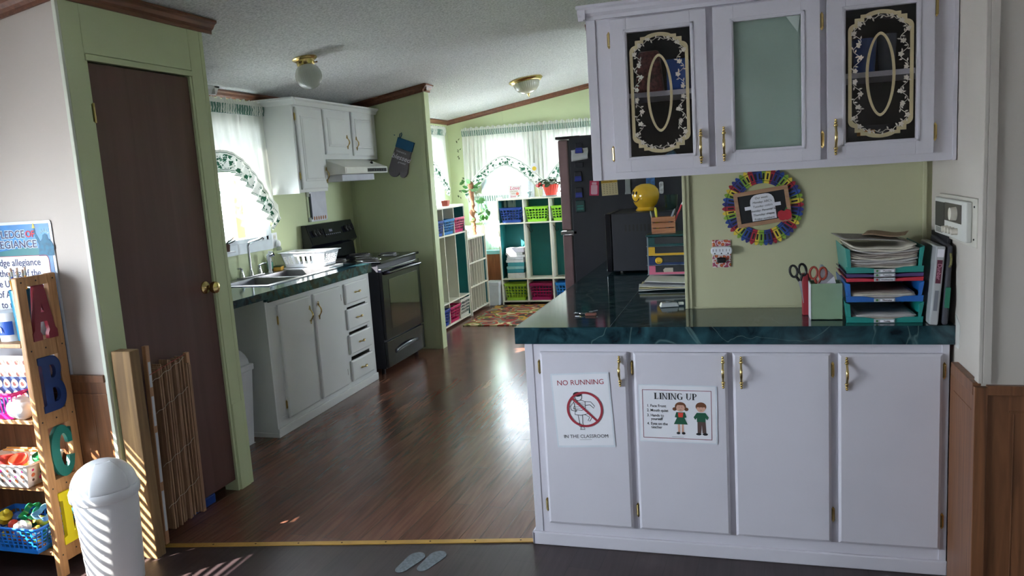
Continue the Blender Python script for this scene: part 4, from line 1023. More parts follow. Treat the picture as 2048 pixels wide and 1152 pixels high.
# range hood
rh = thing('range_hood', 'white range hood under the short doors above the stove', 'hood', (-3.2, 5.85, 1.61))
HY0, HY1 = 5.476, 6.235
mb = MB(); mb.v = []
pf = [(XE+.005, 1.735), (XU-.02, 1.735), (-2.955, 1.665), (-2.955, 1.612), (XE+.005, 1.612)]
mb.prism([(a+3.2, b-1.61) for a, b in pf], HY0-5.85, HY1-5.85, 'xz'); mb.build('hood_body', mat('hood_almond', (214, 214, 206), .35), rh, bevel=.004)
MB().box(.2452, .2475, -.36, .36, .006, .048).box(.2475, .2485, .0, .355, .014, .042, 1).build('control_strip', [mat('hood_trim', (206, 206, 200), .3), BLK], rh)
for k in range(5): MB().box(.2485, .252, .10+k*.045, .118+k*.045, .020, .034).build('switch', mat('switch_grey', (70, 70, 74), .4), rh)
MB().lathe([(.013, 0), (.012, .014), (0, .015)], T=Matrix.Translation((.165, .24, .09)) @ Matrix.Rotation(1.1, 4, 'Y'), seg=14).build('knob', BLK, rh, smooth=True)
MB().box(-.19, .12, -.20, .37, -.052, .001).build('filter_box', mat('hood_filter', (196, 198, 206), .4), rh, bevel=.004)
# cutting board under the cabinet
cb = thing('cutting_board', 'hanging white cutting board with shell print on the wall behind the stove', 'cutting board', (XE+.008, 5.80, 1.37))
shape([rrect(-.125, .125, -.125, .13, .02)], EAST(0, 0, 0, -.0), mat('board_white', (206, 206, 214), .4), cb, 'board', .005, bevel=.001)
shape([rrect(-.127, .127, -.127, .132, .02), rrect(-.117, .117, -.117, .122, .015)], EAST(-.001, 0, 0), mat('board_rim_grey', (90, 98, 108), .5), cb, 'board_rim', .0055)
mb = MB()
for k in range(6): mb.prism(circ(-.09+k*.036, -.10, .011, .017, 12), .0055, .0068, 'xy', 0, EAST(0, 0, 0))
mb.build('shell_print', mat('shell_brown', (160, 106, 70), .6), cb)
mb = MB(); mb.tube([(.006, -.135, -.11), (.02, -.15, -.10), (.02, -.15, .10), (.006, -.135, .11)], .008, 8); mb.box(-.006, .02, -.16, -.125, -.125, -.09, 1); mb.box(-.006, .02, -.16, -.125, .08, .125, 1)
mb.build('side_handle', [mat('handle_grey', (60, 66, 76), .4), WPL], cb, smooth=False)

# stove
sv = thing('electric_stove', 'black electric range with coil burners against the partition', 'stove', (-3.08, 5.86, 0))
T0 = loc(Matrix.Identity(4), sv); SY0, SY1, SX = 5.475, 6.235, -2.755
MB().box(XE+.03, SX, SY0+.005, SY1-.005, .05, .895, T=T0).build('stove_body', BLACKM, sv, bevel=.003)
mb = MB().box(XE+.03, SX+.03, SY0, SY1, .895, .915, T=T0); mb.build('cooktop', BLACK, sv, bevel=.004)
MB().box(SX, SX+.028, SY0+.008, SY1-.008, .285, .855, T=T0).build('oven_door', BLACK, sv, bevel=.004)
ovd = sv.children[-1]
MB().box(SX+.028, SX+.030, SY0+.12, SY1-.07, .36, .76, T=T0).build('oven_window', mat('oven_glass', (10, 11, 16), .04, coat=1), ovd)
mb = MB(); mb.tube([(SX+.028, SY0+.05, .815), (SX+.062, SY0+.07, .820), (SX+.070, SY0+.38, .822), (SX+.062, SY1-.07, .820), (SX+.028, SY1-.05, .815)], .012, 10, T=T0); mb.build('oven_handle', BLACK, ovd, smooth=True)
MB().box(SX, SX+.026, SY0+.008, SY1-.008, .06, .270, T=T0).build('storage_drawer', BLACK, sv, bevel=.004)
drw = sv.children[-1]
mb = MB(); mb.sheet(lambda u, v: tuple(T0 @ Vector((SX+.027+.018*math.sin(PI*u), SY0+.15+u*.46, .165+.030*(v-.5)+.018*math.sin(PI*u)))), 16, 2); mb.build('drawer_grip', mat('grip_grey', (90, 94, 100), .25, .5), drw, solid=.006, smooth=True)
for y in (SY0+.05, SY1-.05):
    for x in (SX-.05, XE+.1): MB().cyl((x, y, 0), (x, y, .05), .018, T=T0).build('leg', BLK, sv)
mb = MB()
mb.prism([(XE+.02, .915), (XE+.085, .915), (XE+.075, 1.03), (XE+.115, 1.06), (XE+.065, 1.225), (XE+.02, 1.225)], SY0+.002, SY1-.002, 'xz', T=T0)
mb.build('backguard', BLACK, sv, bevel=.006)
TB = loc(FR((XE+.0935, 5.855, 1.14), (0, 1, 0), (-.29, 0, 1)), sv)
for yy in (-.29, -.225, .235, .30):
    k_ = MB().lathe([(.030, 0), (.027, .016), (.017, .018), (.015, .030), (0, .031)], (yy, .015, .0005), 18, T=TB); k_.box(yy-.003, yy+.003, -.012, .042, .02, .036, 0, TB); k_.build('knob', BLK, sv, smooth=False)
pn = MB(); pn.box(-.14, .13, -.03, .045, 0, .0015, 0, TB); pn.box(-.06, -.01, .01, .03, .0015, .002, 1, TB)
for k in range(8): pn.box(-.13+k*.032, -.113+k*.032, -.015, -.009, .0015, .002, 1, TB)
pn.build('clock_panel', [mat('panel_black', (20, 20, 26), .25), mat('panel_print', (100, 100, 116), .5)], sv)
for i, (x, y, r) in enumerate(((-2.93, 5.66, .10), (-3.20, 5.66, .078), (-2.93, 6.05, .078), (-3.20, 6.05, .10))):
    b_ = MB().lathe([(r+.016, 0), (r+.014, .005), (r, .005), (r*.5, .001), (0, .001)], (x, y, .9155), 36, T=T0)
    b_ = b_.build('burner_ring', mat('burner_chrome', (176, 178, 184), .2, 1), sv, smooth=True)
    pts = [(x+(.018+(r-.022)*k/90)*math.cos(k*2*PI*4/90), y+(.018+(r-.022)*k/90)*math.sin(k*2*PI*4/90), .926) for k in range(91)]
    MB().tube(pts, .0042, 6, T=T0).build('coil', mat('coil_grey', (110, 108, 110), .4, .7), b_, smooth=True)
# oven mitt
mt = thing('oven_mitt', 'grey and blue oven mitt hanging on the partition wall', 'oven mitt', (-2.873, 6.392, 1.88))
TM = Matrix.Translation((.03, 0, -.04)) @ Matrix.Rotation(.38, 4, 'Y') @ FRONT(0, 0, 0)
o = shape([[(-.075, -.03), (.075, -.03), (.078, -.14)]+circ(.058, -.225, .035, .05, 8, .5, -2.4)+[(.022, -.20)]+circ(-.03, -.235, .052, .060, 12, -.2, -PI)+[(-.082, -.14)]], TM, mat('mitt_grey', (112, 106, 112), .9, bump=.2, bscale=150), mt, 'mitt_body', .009, bevel=.004)
shape([[(-.078, -.035), (.078, -.035), (.078, .045), (-.078, .045)]], TM, mat('mitt_blue', (36, 92, 128), .9), mt, 'cuff', .011, bevel=.003)
shape([rect(-.079, .079, -.042, -.035)], TM, WPL, mt, 'cuff_piping', .013)
mb = MB().tube([tuple(TM @ Vector(p)) for p in ((-.07, .045, 0), (-.075, .08, 0), (-.062, .095, 0), (-.055, .08, 0), (-.06, .045, 0))], .0035, 6); mb.tube([(-.062, .008, .055), (-.062, -.012, .058)], .003, 6)
mb.build('hanging_loop', mat('mitt_blue', (36, 92, 128)), mt, smooth=True)
text('blessed', .062, TM @ Matrix.Translation((0, -.115, .0135)), PAPER, mt, shear=.3, bold=.0006)
text('THANKFUL', .020, TM @ Matrix.Translation((-.01, -.068, .0135)), PAPER, mt)
text('grateful', .024, TM @ Matrix.Translation((.02, -.155, .0135)), PAPER, mt, shear=.3)

# ceiling lights
def ceil_T(x, y): return Matrix.Translation((x, y, zc(x)-.001)) @ Matrix.Rotation(-math.atan(.16), 4, 'Y')
RIB = bpy.data.materials.new('ribbed_glass'); RIB.use_nodes = True
q = NT(RIB); b = q.n['Principled BSDF']; tc = q.add('ShaderNodeTexCoord'); wv = q.add('ShaderNodeTexNoise'); wv.inputs['Scale'].default_value = 20
q.ln(tc.outputs['Object'], wv.inputs[0]); b.inputs['Base Color'].default_value = lin((206, 210, 204))+(1,); b.inputs['Roughness'].default_value = .12; b.inputs['Transmission Weight'].default_value = .45
bp = q.add('ShaderNodeBump'); bp.inputs['Strength'].default_value = .05; q.ln(wv.outputs[0], bp.inputs['Height']); q.ln(bp.outputs[0], b.inputs['Normal'])
l1 = thing('ceiling_light', 'brass ceiling light with a round glass globe over the kitchen aisle', 'ceiling light', (-2.66, 4.53, zc(-2.66)-.001)); R1 = Matrix.Rotation(math.atan(.16)*-1, 4, 'Y')
def ribbed(prof, n=36, dep=.012):
    mb = MB(); seg = n*4; vs = []
    for r, z in prof: vs += [(r*(1+dep*math.cos(k*2*PI/4))*math.cos(2*PI*k/seg), r*(1+dep*math.cos(k*2*PI/4))*math.sin(2*PI*k/seg), z) for k in range(seg)]
    m = len(prof); mb.add(vs, [(i*seg+k, i*seg+(k+1) % seg, (i+1)*seg+(k+1) % seg, (i+1)*seg+k) for i in range(m-1) for k in range(seg)])
    return mb
MB().lathe([(0, 0), (.078, 0), (.080, -.006), (.070, -.014), (.058, -.016), (.055, -.045), (.050, -.05), (0, -.05)], seg=36, T=R1).build('brass_base', BRASS, l1, smooth=True)
g = ribbed([(.048*1, -.046)]+[(.083*math.sin(a), -.115+.083*math.cos(a)) for a in [.62+k*(PI-.62)/18 for k in range(18)]]+[(.001, -.198)]); g.v = [tuple(R1 @ Vector(p)) for p in g.v]
g.build('glass_globe', RIB, l1, smooth=True)
mb = MB()
for k in range(3): a = .5+k*2.1; mb.cyl((.056*math.cos(a), .056*math.sin(a), -.035), (.068*math.cos(a), .068*math.sin(a), -.035), .004, seg=8, T=R1); mb.blob((.070*math.cos(a), .070*math.sin(a), -.035), .006, 5, T=R1)
mb.build('set_screw', mat('dark_brass', (120, 90, 50), .35, 1), l1, smooth=True)
l2 = thing('ceiling_light', 'brass ceiling light with a shallow glass bowl in the far room', 'ceiling light', (-2.02, 7.55, zc(-2.02)-.001))
MB().lathe([(0, 0), (.165, 0), (.170, -.012), (.155, -.022), (.150, -.032), (.135, -.036), (0, -.036)], seg=40, T=R1).build('brass_pan', BRASS, l2, smooth=True)
g = ribbed([(.130, -.032), (.128, -.05), (.115, -.085), (.088, -.115), (.05, -.135), (.012, -.142), (.001, -.143)]); g.v = [tuple(R1 @ Vector(p)) for p in g.v]; g.build('glass_bowl', RIB, l2, smooth=True)
MB().lathe([(.001, -.135), (.016, -.143), (.010, -.155), (.006, -.168), (.001, -.175)], seg=14, T=R1).build('finial', BRASS, l2, smooth=True)

# ================================================================== far room
# white and teal cubby unit along the left wall
def cubby_side(mb, x0, x1, y0, y1, z1): mb.box(x0, x1, y0, y1, 0, z1)
cu = thing('cubby_unit', 'white and teal cubby unit with baskets along the left wall of the far room', 'shelf', (-3.16, 7.50, 0))
T0 = loc(Matrix.Identity(4), cu)
UX0, UX1, UY0, UY1 = XE+.01, -2.91, 7.035, 7.965; UT = .016
for y in (UY0, UY1): MB().box(UX0, UX1, y-UT/2, y+UT/2, 0, 1.235 if y == UY0 else 1.25, T=T0).build('side_panel', UNITW, cu, bevel=.004)
for y in (7.345, 7.655):
    MB().box(UX0+.01, UX1-.005, y-.007, y+.007, .27, .94, T=T0).box(UX0+.01, UX1-.005, y-.007, y+.007, .955, 1.222, T=T0).box(UX0+.01, UX1-.005, y-.007, y+.007, .04, .255, T=T0).build('divider', UNITW, cu)
for z in (.03, .262, .948, 1.232):
    MB().box(UX0, UX1, UY0+.008, UY1-.008, z-.008, z+.008, T=T0).build('shelf_board', UNITW, cu, bevel=.002)
MB().box(UX0, UX0+.006, UY0, UY1, 0, 1.23, T=T0).box(UX0, UX1-.01, UY1-.014, UY1-.009, .27, .94, T=T0).box(UX0, UX1-.01, UY1-.014, UY1-.009, .96, 1.222, T=T0).box(UX0, UX1-.01, UY1-.014, UY1-.009, .04, .25, T=T0).build('teal_panel', TEAL, cu)
MB().box(UX0, UX0+.012, UY0, UY1, 1.24, 1.285, T=T0).build('back_rail', mat('sky_blue_rail', (110, 176, 196), .5), cu, bevel=.004)
BC = [((40, 70, 150), 'navy blue'), ((20, 110, 175), 'bright blue'), ((196, 30, 96), 'crimson pink')]
for i, y in enumerate((7.19, 7.50, 7.805)):
    c, nm = BC[i]; basket('storage_basket', nm+' basket in the '+('near', 'middle', 'far')[i]+' top cubby along the left wall', (-3.03, y, .957), .30, .25, .155, c, PI/2, nx=7, nz=4)
for i, (y, c, nm) in enumerate(((7.19, (30, 62, 150), 'dark blue'), (7.50, (196, 30, 96), 'crimson pink'), (7.805, (214, 214, 204), 'off-white'))):
    basket('storage_basket', nm+' basket in the '+('near', 'middle', 'far')[i]+' bottom cubby along the left wall', (-3.03, y, .039), .30, .25, .17 if i < 2 else .20, c, PI/2, nx=7, nz=4)
# planter on top
pl = thing('window_planter', 'mauve trough planter with trailing plants on the left cubby unit', 'planter', (-3.22, 7.55, 1.241))
MB().taper(-.07, .07, -.30, .16, 0, .07, -.012, -.012).build('trough', mat('planter_mauve', (112, 74, 78), .5), pl, bevel=.004)
def leafy(parent, n, spread, col, base=(0, 0, 0), size=.035, name='leaves', hang=0, seed=1, up_=.06):
    rnd = random.Random(seed); mb = MB()
    for k in range(n):
        a = rnd.uniform(0, 2*PI); r = spread*math.sqrt(rnd.random()); z = rnd.uniform(0, up_)-hang*rnd.random()
        c = Vector(base)+Vector((r*math.cos(a), r*math.sin(a)*1.2, z)); s_ = size*rnd.uniform(.6, 1.2)
        Q = Euler((rnd.uniform(-1, 1), rnd.uniform(-1, 1), rnd.uniform(0, 6))).to_matrix().to_4x4()
        poly = [(0, -s_), (s_*.6, -s_*.5), (s_*.55, s_*.3), (0, s_), (-s_*.55, s_*.3), (-s_*.6, -s_*.5)]
        mb.prism(poly, -.0006, .0006, 'xy', 0, Matrix.Translation(c) @ Q)
        mb.tube([tuple(Vector(base)), tuple(c)], .0013, 4, 1)
    return mb.build(name, [col, mat('stem_green', (70, 96, 44), .6)], parent)
LEAF = mat('leaf_green', (66, 120, 58), .5, var=.25, scale=25); LEAF2 = mat('leaf_pale', (120, 160, 90), .5, var=.25, scale=25)
leafy(pl, 16, .05, LEAF, (.06, -.22, .07), .035, seed=4, hang=.04)
leafy(pl, 10, .05, LEAF, (.04, .02, .07), .028, seed=5)
o = MB().taper(-.03, .03, -.03, .03, 0, .06, -.008, -.008).build('flower_pot', mat('red_cream_pot', (176, 80, 66), .5), bevel=.002); o.location = (-3.03, 7.74, 1.241)
tag(o, 'small red patterned pot at the front of the left cubby unit', 'pot')

# slatted magazine rack
mr = thing('file_rack', 'narrow white and teal rack with upright slots beside the left cubby unit', 'rack', (-3.1, 8.28, 0), 0)
T0 = loc(Matrix.Identity(4), mr); RY0, RY1 = 7.99, 8.60
for y in (RY0, RY1): MB().box(-3.30, -2.90, y-.009, y+.009, 0, .965, T=T0).build('side_panel', UNITW, mr, bevel=.004)
MB().box(-3.30, -3.29, RY0, RY1, .03, .975, T=T0).box(-3.29, -2.92, RY1-.014, RY1-.009, .05, .84, T=T0).build('teal_panel', TEAL, mr)
for z in (.045, .315, .58, .855): MB().box(-3.29, -2.905, RY0+.009, RY1-.009, z-.008, z+.008, T=T0).build('shelf_board', UNITW, mr, bevel=.002)
for i in range(3):
    for k in range(1, 7): y = RY0+k*(RY1-RY0)/7; MB().box(-3.28, -2.912, y-.003, y+.003, (.053, .323, .588)[i], (.307, .572, .847)[i], T=T0).build('slot_divider', UNITW, mr)
fol = [(0, 0, (176, 44, 60)), (0, 1, (170, 60, 80)), (0, 4, (60, 40, 70)), (0, 5, (130, 60, 100)), (0, 6, (50, 50, 96)), (1, 0, (196, 80, 100)), (1, 1, (46, 40, 50))]
for i, k, c in fol:
    y = RY0+(k+.45)*(RY1-RY0)/7; z0 = (.590, .325)[i]
    o = MB().box(-.16, .16, -.004, .004, 0, .20+.01*(k % 3)).build('folder', mat('folder_%d%d' % (i, k), c, .6)); o.location = (-3.09, y, z0); o.rotation_euler = (.06*(k % 2), 0, 0)
    ordn = ('first', 'second', 'third', 'fourth', 'fifth', 'sixth', 'seventh')[k]
    tag(o, 'folder standing in the %s slot of the %s tier of the white rack' % (ordn, ('top', 'middle')[i]), 'folder', 'folders in the slotted rack')
wc = MB().taper(-.06, .06, -.05, .05, 0, .075, -.012, -.012).build('white_basket', WPL, bevel=.003); wc.location = (-3.0, 8.08, .864); tag(wc, 'small white basket on top of the slotted rack', 'basket')
# moss pole plant
mp_ = thing('moss_pole_plant', 'climbing plant on a tall brown moss pole behind the slotted rack', 'plant', (-3.0, 8.50, .866))
mb = MB()
prof = [(.030+.006*math.sin(k*1.9)+.004*math.sin(k*4.7), k*.024) for k in range(26)]+[(.012, .615), (0, .62)]
mb.lathe(prof, seg=14); mb.build('moss_pole', mat('coir_brown', (134, 92, 66), .95, var=.35, scale=40, bump=.8, bscale=60), mp_, smooth=True)
leafy(mp_, 14, .11, LEAF, (0, 0, .50), .048, seed=8, up_=.12); leafy(mp_, 10, .12, LEAF, (.07, .03, .14), .05, seed=9, up_=.2)
mb = MB(); random.seed(2)
for s_ in (.10, .14, .17):
    pts = [(.02+s_*math.sin(k*.22), .02*math.sin(k), .52-.05*k*(.8 if s_ > .15 else .95)) for k in range(9)]; mb.tube(pts, .0022, 5)
    for k in (3, 5, 7, 8):
        p = pts[k]; a = .04; mb.prism([(0, -a), (a*.6, -a*.3), (a*.5, a*.4), (0, a), (-a*.5, a*.4), (-a*.6, -a*.3)], -.0006, .0006, 'xy', 1, Matrix.Translation(p) @ Euler((1.2, .4*k, k)).to_matrix().to_4x4())
mb.build('vine', [mat('stem_green', (70, 96, 44)), LEAF], mp_)
# tall unit at the far wall
fu = thing('cubby_unit', 'tall white cubby unit with teal backs at the far window', 'shelf', (-2.2, 8.83, 0))
T0 = loc(Matrix.Identity(4), fu); FY0, FY1 = 8.70, 8.935; FX = [-2.760, -2.448, -2.136, -1.824]
for x in (FX[0], FX[3]): MB().box(x-.010, x+.010, FY0, FY1, 0, 1.27, T=T0).build('side_panel', UNITW, fu, bevel=.004)
for x in FX[1:3]:
    for z0, z1 in ((.045, .297), (.313, .955), (.971, 1.235)): MB().box(x-.008, x+.008, FY0+.004, FY1, z0, z1, T=T0).build('divider', UNITW, fu)
for z in (.037, .305, .963, 1.243): MB().box(FX[0]+.01, FX[3]-.01, FY0, FY1, z-.008, z+.008, T=T0).build('shelf_board', UNITW, fu, bevel=.002)
MB().box(FX[0], FX[3], FY1-.006, FY1, .045, 1.235, T=T0).box(FX[0]+.010, FX[0]+.014, FY0+.02, FY1, .31, 1.235, T=T0).build('teal_back', TEAL, fu)
MB().box(FX[0]+.01, FX[0]+.02, FY0, FY1, 0, .03, T=T0).box(-2.46, -2.43, FY0, FY1, 0, .03, T=T0).build('foot', mat('dark_foot', (60, 44, 36), .6), fu)
for x in (FX[1]+.009, FX[2]+.009):
    MB().tube([(x, 8.80, .92), (x+.02, 8.80, .90), (x+.028, 8.80, .86), (x+.045, 8.80, .845), (x+.062, 8.80, .86), (x+.062, 8.80, .88)], .003, 6, T=T0).build('coat_hook', BLK, fu, smooth=True)
LIME = (150, 214, 60)
for i, (x, z, c, nm, row) in enumerate(((-2.602, .972, (36, 70, 150), 'navy blue', 'top left'), (-2.292, .972, LIME, 'lime green', 'top middle'), (-1.98, .972, LIME, 'lime green', 'top right'),
                           (-2.602, .046, (150, 190, 50), 'olive green', 'bottom left'), (-2.292, .046, (150, 24, 84), 'magenta', 'bottom middle'), (-1.98, .046, (40, 140, 220), 'sky blue', 'bottom right'))):
    basket('storage_basket', nm+' basket in the '+row+' cubby of the tall unit', (x, 8.80, z), .275, .18, .17 if i < 3 else .2, c, 0, nx=7, nz=4)
# nappies and wipes
STK = [((226, 222, 232), .05, 'white and lilac'), ((214, 214, 216), .028, 'pale grey'), ((224, 224, 226), .028, 'white'), ((206, 208, 214), .028, 'light grey'), ((220, 220, 222), .03, 'off-white'), ((70, 150, 160), .045, 'teal'), ((150, 196, 196), .03, 'pale aqua'), ((60, 140, 150), .045, 'deep teal'), ((216, 216, 210), .06, 'white and black')]
z = .315; random.seed(9)
for i, (c, h, nm) in enumerate(STK[::-1]):
    mb = MB().box(-.115, .10-.01*(i % 2), -.075, .075, 0, h); mb.box(-.125, -.115, -.06, .06, h*.4, h*.5)
    o = mb.build('wipes_pack' if i < 4 else 'nappy', mat('pack_%d' % i, c, .35 if i < 4 else .8, var=.12, scale=30, bump=.2, bscale=30), bevel=min(.012, h*.4), bseg=3)
    o.location = (-2.575+random.uniform(-.01, .01), 8.79, z); z += h+.0015
    pos = 'lowest' if i == 0 else 'topmost' if i == 8 else ('second', 'third', 'fourth', 'fifth', 'sixth', 'seventh', 'eighth')[i-1]+' from the bottom'
    tag(o, nm+(' wipes pack' if i < 4 else ' folded nappy')+', '+pos+' in the tall unit pile', 'wipes' if i < 4 else 'nappy', 'pile of wipes and nappies')
# things on top of the tall unit
ls = thing('love_sign', 'small square sign with pink Love lettering on the tall unit', 'sign', (-2.55, 8.765, 1.252))
MB().box(-.078, .078, -.014, .014, 0, .152).build('sign_block', mat('sign_white', (214, 210, 206), .6), ls, bevel=.002)
PKI = mat('pink_ink', (190, 50, 90), .6)
text('Love', .062, FRONT(0, -.0146, .118), PKI, ls, shear=.2); text('GROWS', .026, FRONT(-.01, -.0146, .080), mat('olive_ink', (150, 130, 60), .6), ls); text('HERE', .024, FRONT(-.022, -.0146, .055), mat('olive_ink', (150, 130, 60)), ls); text('love', .040, FRONT(-.025, -.0146, .025), PKI, ls, shear=.3)
shape([circ(.030, .052, .019, .019, 8)], FRONT(0, -.0146, 0), mat('rose_print', (214, 110, 90), .6), ls, 'rose_print', .0003); shape([[(.03, .012), (.058, .03), (.04, .034)]], FRONT(0, -.0146, 0), LEAF, ls, 'leaf_print', .0003)
rp_t = thing('red_basket_plant', 'leafy plant in a red ribbed basket pot on a white saucer', 'plant', (-2.125, 8.80, 1.252))
MB().lathe([(.06, 0), (.11, .012), (.115, .016), (.06, .006), (0, .006)], seg=28).build('saucer', WPL, rp_t, smooth=True)
g = ribbed([(.060, .012), (.098, .14), (.094, .14), (.055, .02), (.001, .02)], 20, .04); g.build('ribbed_pot', mat('red_orange_pot', (206, 58, 36), .5), rp_t)
leafy(rp_t, 34, .14, mat('dark_green_leaf', (40, 70, 36), .5, var=.3, scale=30), (0, 0, .13), .035, seed=12, up_=.06)
MB().blob((-.145, -.02, .13), (.028, .02, .02), 6).blob((-.12, -.03, .15), (.018, .014, .014), 6).build('red_bloom', mat('bloom_red', (200, 30, 40), .5), rp_t, smooth=True)
gl = MB().lathe([(.028, 0), (.032, .07), (.030, .07), (.026, .004), (0, .004)], seg=18).build('glass_jar', mat('jar_glass', (206, 222, 220), .08, trans=.7), smooth=True); gl.location = (-2.385, 8.80, 1.252); tag(gl, 'small clear jar between the Love sign and the red pot', 'jar')
fp = thing('flower_pick', 'yellow and white flower on a thin stick beside the curtain', 'decoration', (-2.24, 8.70, 1.252))
MB().cyl((0, 0, 0), (-.05, .03, .29), .002, seg=6).build('stick', WPL, fp)
MB().prism(circ(0, 0, .042, .055, 14), -.003, .003, 'xy', 0, FRONT(-.052, .028, .34)).build('white_petals', PAPER, fp)
MB().prism(circ(0, 0, .025, n=14), .003, .007, 'xy', 0, FRONT(-.052, .028, .33)).build('yellow_centre', mat('flower_yellow', (222, 190, 60), .5), fp)
# white storage bin and low table between the units
bn = thing('storage_bin', 'white lidded plastic bin on the floor between the two cubby units', 'bin', (-2.865, 8.712, 0))
MB().taper(-.07, .07, -.08, .08, 0, .24, -.012, -.012).build('bin_body', mat('frosted_white', (214, 220, 226), .35), bn, bevel=.006)
MB().box(-.088, .088, -.096, .096, .24, .285).build('lid', mat('frosted_white', (214, 220, 226)), bn, bevel=.006)
MB().box(-.03, .03, -.0815, -.079, .195, .203).build('printed_label', mat('label_grey_print', (96, 104, 118), .6), bn)
tt = thing('low_table', 'low wooden table with a pale blue top under the far window', 'table', (-2.97, 8.87, 0))
MB().box(-.17, .19, -.08, .02, .60, .645).build('table_top', mat('pale_blue_paint', (130, 190, 200), .5), tt, bevel=.003)
MB().box(-.15, .17, -.06, .015, 0, .60).build('table_body', wood('table_brown_wood', (112, 62, 34), (150, 88, 50), .45, 'Z', 5), tt, bevel=.003)
# rug
rg = MB().box(-.32, .36, -.60, .60, 0, .010).build('floor_rug', rug_mat('floral_rug'), bevel=.003); rg.location = (-2.50, 8.03, .0005); tag(rg, 'floral rug in red, green and cream in front of the tall cubby unit', 'rug')
# curtains of the far room
PF = lambda s, z, o_: (s, YB-.045-o_, z)
def hem_far(s):
    def arch(c, hw, t, lo):
        d = abs(s-c)/hw
        return t-(t-lo)*max(0, min(1.2, d))**1.7 if d < 1.2 else lo
    a = 1.755-.36*min(1, abs(s+2.70)/.50)**1.7; b = 1.755-.36*min(1, abs(s+1.82)/.42)**1.7
    return a if s < -2.22 else b
curtain('window_curtain', 'long white curtain with arched ivy border across the far windows', -3.215, -1.42, 2.085, hem_far, PF, n=260, folds=34, band=.13, amp=.014, seed=3)
curtain('window_curtain', 'white curtain with ivy border on the side window of the far room', 7.45, 8.72, 2.105, lambda s: 1.80-.34*min(1.1, abs(s-7.95)/.72)**1.9, PL, folds=13, band=.14, seed=4)
def hem_cafe(s): return .50+.04*math.sin(s*7)
cf = curtain('cafe_curtain', 'short mint cafe curtain with green header below the far window opening', -3.20, -2.60, 1.30, lambda s: .98, PF, folds=10, band=0, pmat=SHEER, seed=5)
cf2 = curtain('cafe_curtain', 'lower ivy-banded mint cafe curtain hanging beside the tall unit', -3.12, -2.79, .99, lambda s: .62, PF, folds=6, band=.14, pmat=SHEER, header=False, seed=6)
mb = MB().cyl((-3.23, YB-.05, 2.085), (-1.40, YB-.05, 2.085), .006, seg=8); o = mb.build('curtain_rod', WPL); tag(o, 'thin white rod threading the long far-window curtain', 'rod')
# flag outside
fgt = thing('flag', 'stars and stripes flag hanging outside the far window', 'flag', (-2.62, 9.6, 1.3))
mb = MB()
for k in range(7):
    x0 = .05+k*.035
    mb.sheet(lambda u, v, x0=x0, k=k: (x0+u*.035+.02*math.sin(v*5), .02*math.sin((x0+u*.035)*40), -.25+v*(1.05-.045*k)), 2, 8, k % 2)
mb.build('stripes', [mat('flag_red', (196, 60, 70), .8), mat('flag_white', (230, 226, 226), .8)], fgt, smooth=True)
mb = MB(); mb.sheet(lambda u, v: (-.03+u*.08, .01*math.sin(u*7), .25+v*.40), 3, 5, 0)
for k in range(10): mb.prism([(.010*(1 if j % 2 == 0 else .42)*math.sin(j*PI/5), .010*(1 if j % 2 == 0 else .42)*math.cos(j*PI/5)) for j in range(10)], .004, .005, 'xy', 1, FRONT(-.015+(k % 2)*.04, -.01, .28+k*.038))
MB().cyl((-.04, .02, -2.05), (-.04, .02, .85), .018, seg=10).build('pole', WPL, fgt, smooth=True)
mb.build('star_canton', [mat('flag_blue', (50, 80, 150), .8), mat('flag_white', (230, 226, 226))], fgt)
# wall decals
dc = MB(); random.seed(4)
for (x, z) in ((-3.30, 1.98), (-3.29, 1.86), (-3.31, 1.78), (-3.27, 1.52), (-3.25, 1.42), (-3.30, 1.36), (-3.33, 1.30)):
    for k in range(3): dc.prism([(0, -.018), (.008, 0), (0, .018), (-.004, 0)], 0, .0008, 'xy', 0, FRONT(x+random.uniform(-.02, .02), YB-.001, z+random.uniform(-.02, .02), random.uniform(-1.5, 1.5)))
o = dc.build('leaf_decals', mat('decal_olive', (70, 76, 44), .7)); tag(o, 'scattered dark twig and leaf decals on the green far wall', 'decal', kind='stuff')

# ================================================================== fridge side
fr = thing('refrigerator', 'black-sided steel-door refrigerator at the end of the marble counter', 'refrigerator', (-.80, 5.6, 0))
T0 = loc(Matrix.Identity(4), fr)
MB().box(-1.125, -.36, 5.245, 5.92, .02, 1.755, T=T0).build('fridge_body', BLACKM, fr, bevel=.004)
FRM = mat('door_steel', (138, 112, 112), .35, .6)
for z0, z1 in ((1.115, 1.735), (.10, 1.085)):
    d_ = MB().box(-1.205, -1.135, 5.250, 5.915, z0, z1, T=T0).build('fridge_door', FRM, fr, bevel=.012, bseg=3)
    MB().box(-1.137, -1.125, 5.255, 5.91, z0+.005, z1-.005, T=T0).build('door_gasket', BLK, d_)
    zz = (1.16, 1.55) if z0 > 1 else (.62, 1.05)
    MB().tube([(-1.205, 5.84, zz[0]), (-1.245, 5.84, zz[0]+.02), (-1.245, 5.84, zz[1]-.02), (-1.205, 5.84, zz[1])], .010, 8, T=T0).build('handle', STEEL, d_, smooth=True)
MB().box(-1.215, -1.10, 5.245, 5.30, 1.088, 1.112, T=T0).build('middle_hinge', CHROME, fr, bevel=.004)
MB().box(-1.22, -1.05, 5.243, 5.33, 1.738, 1.757, T=T0).build('top_hinge_cover', BLK, fr, bevel=.004)
MB().box(-1.19, -.38, 5.26, 5.91, 0, .03, T=T0).build('base_grille', BLK, fr)
YS = 5.2435
BLUEL = mat('magnet_blue', (30, 44, 150), .4)
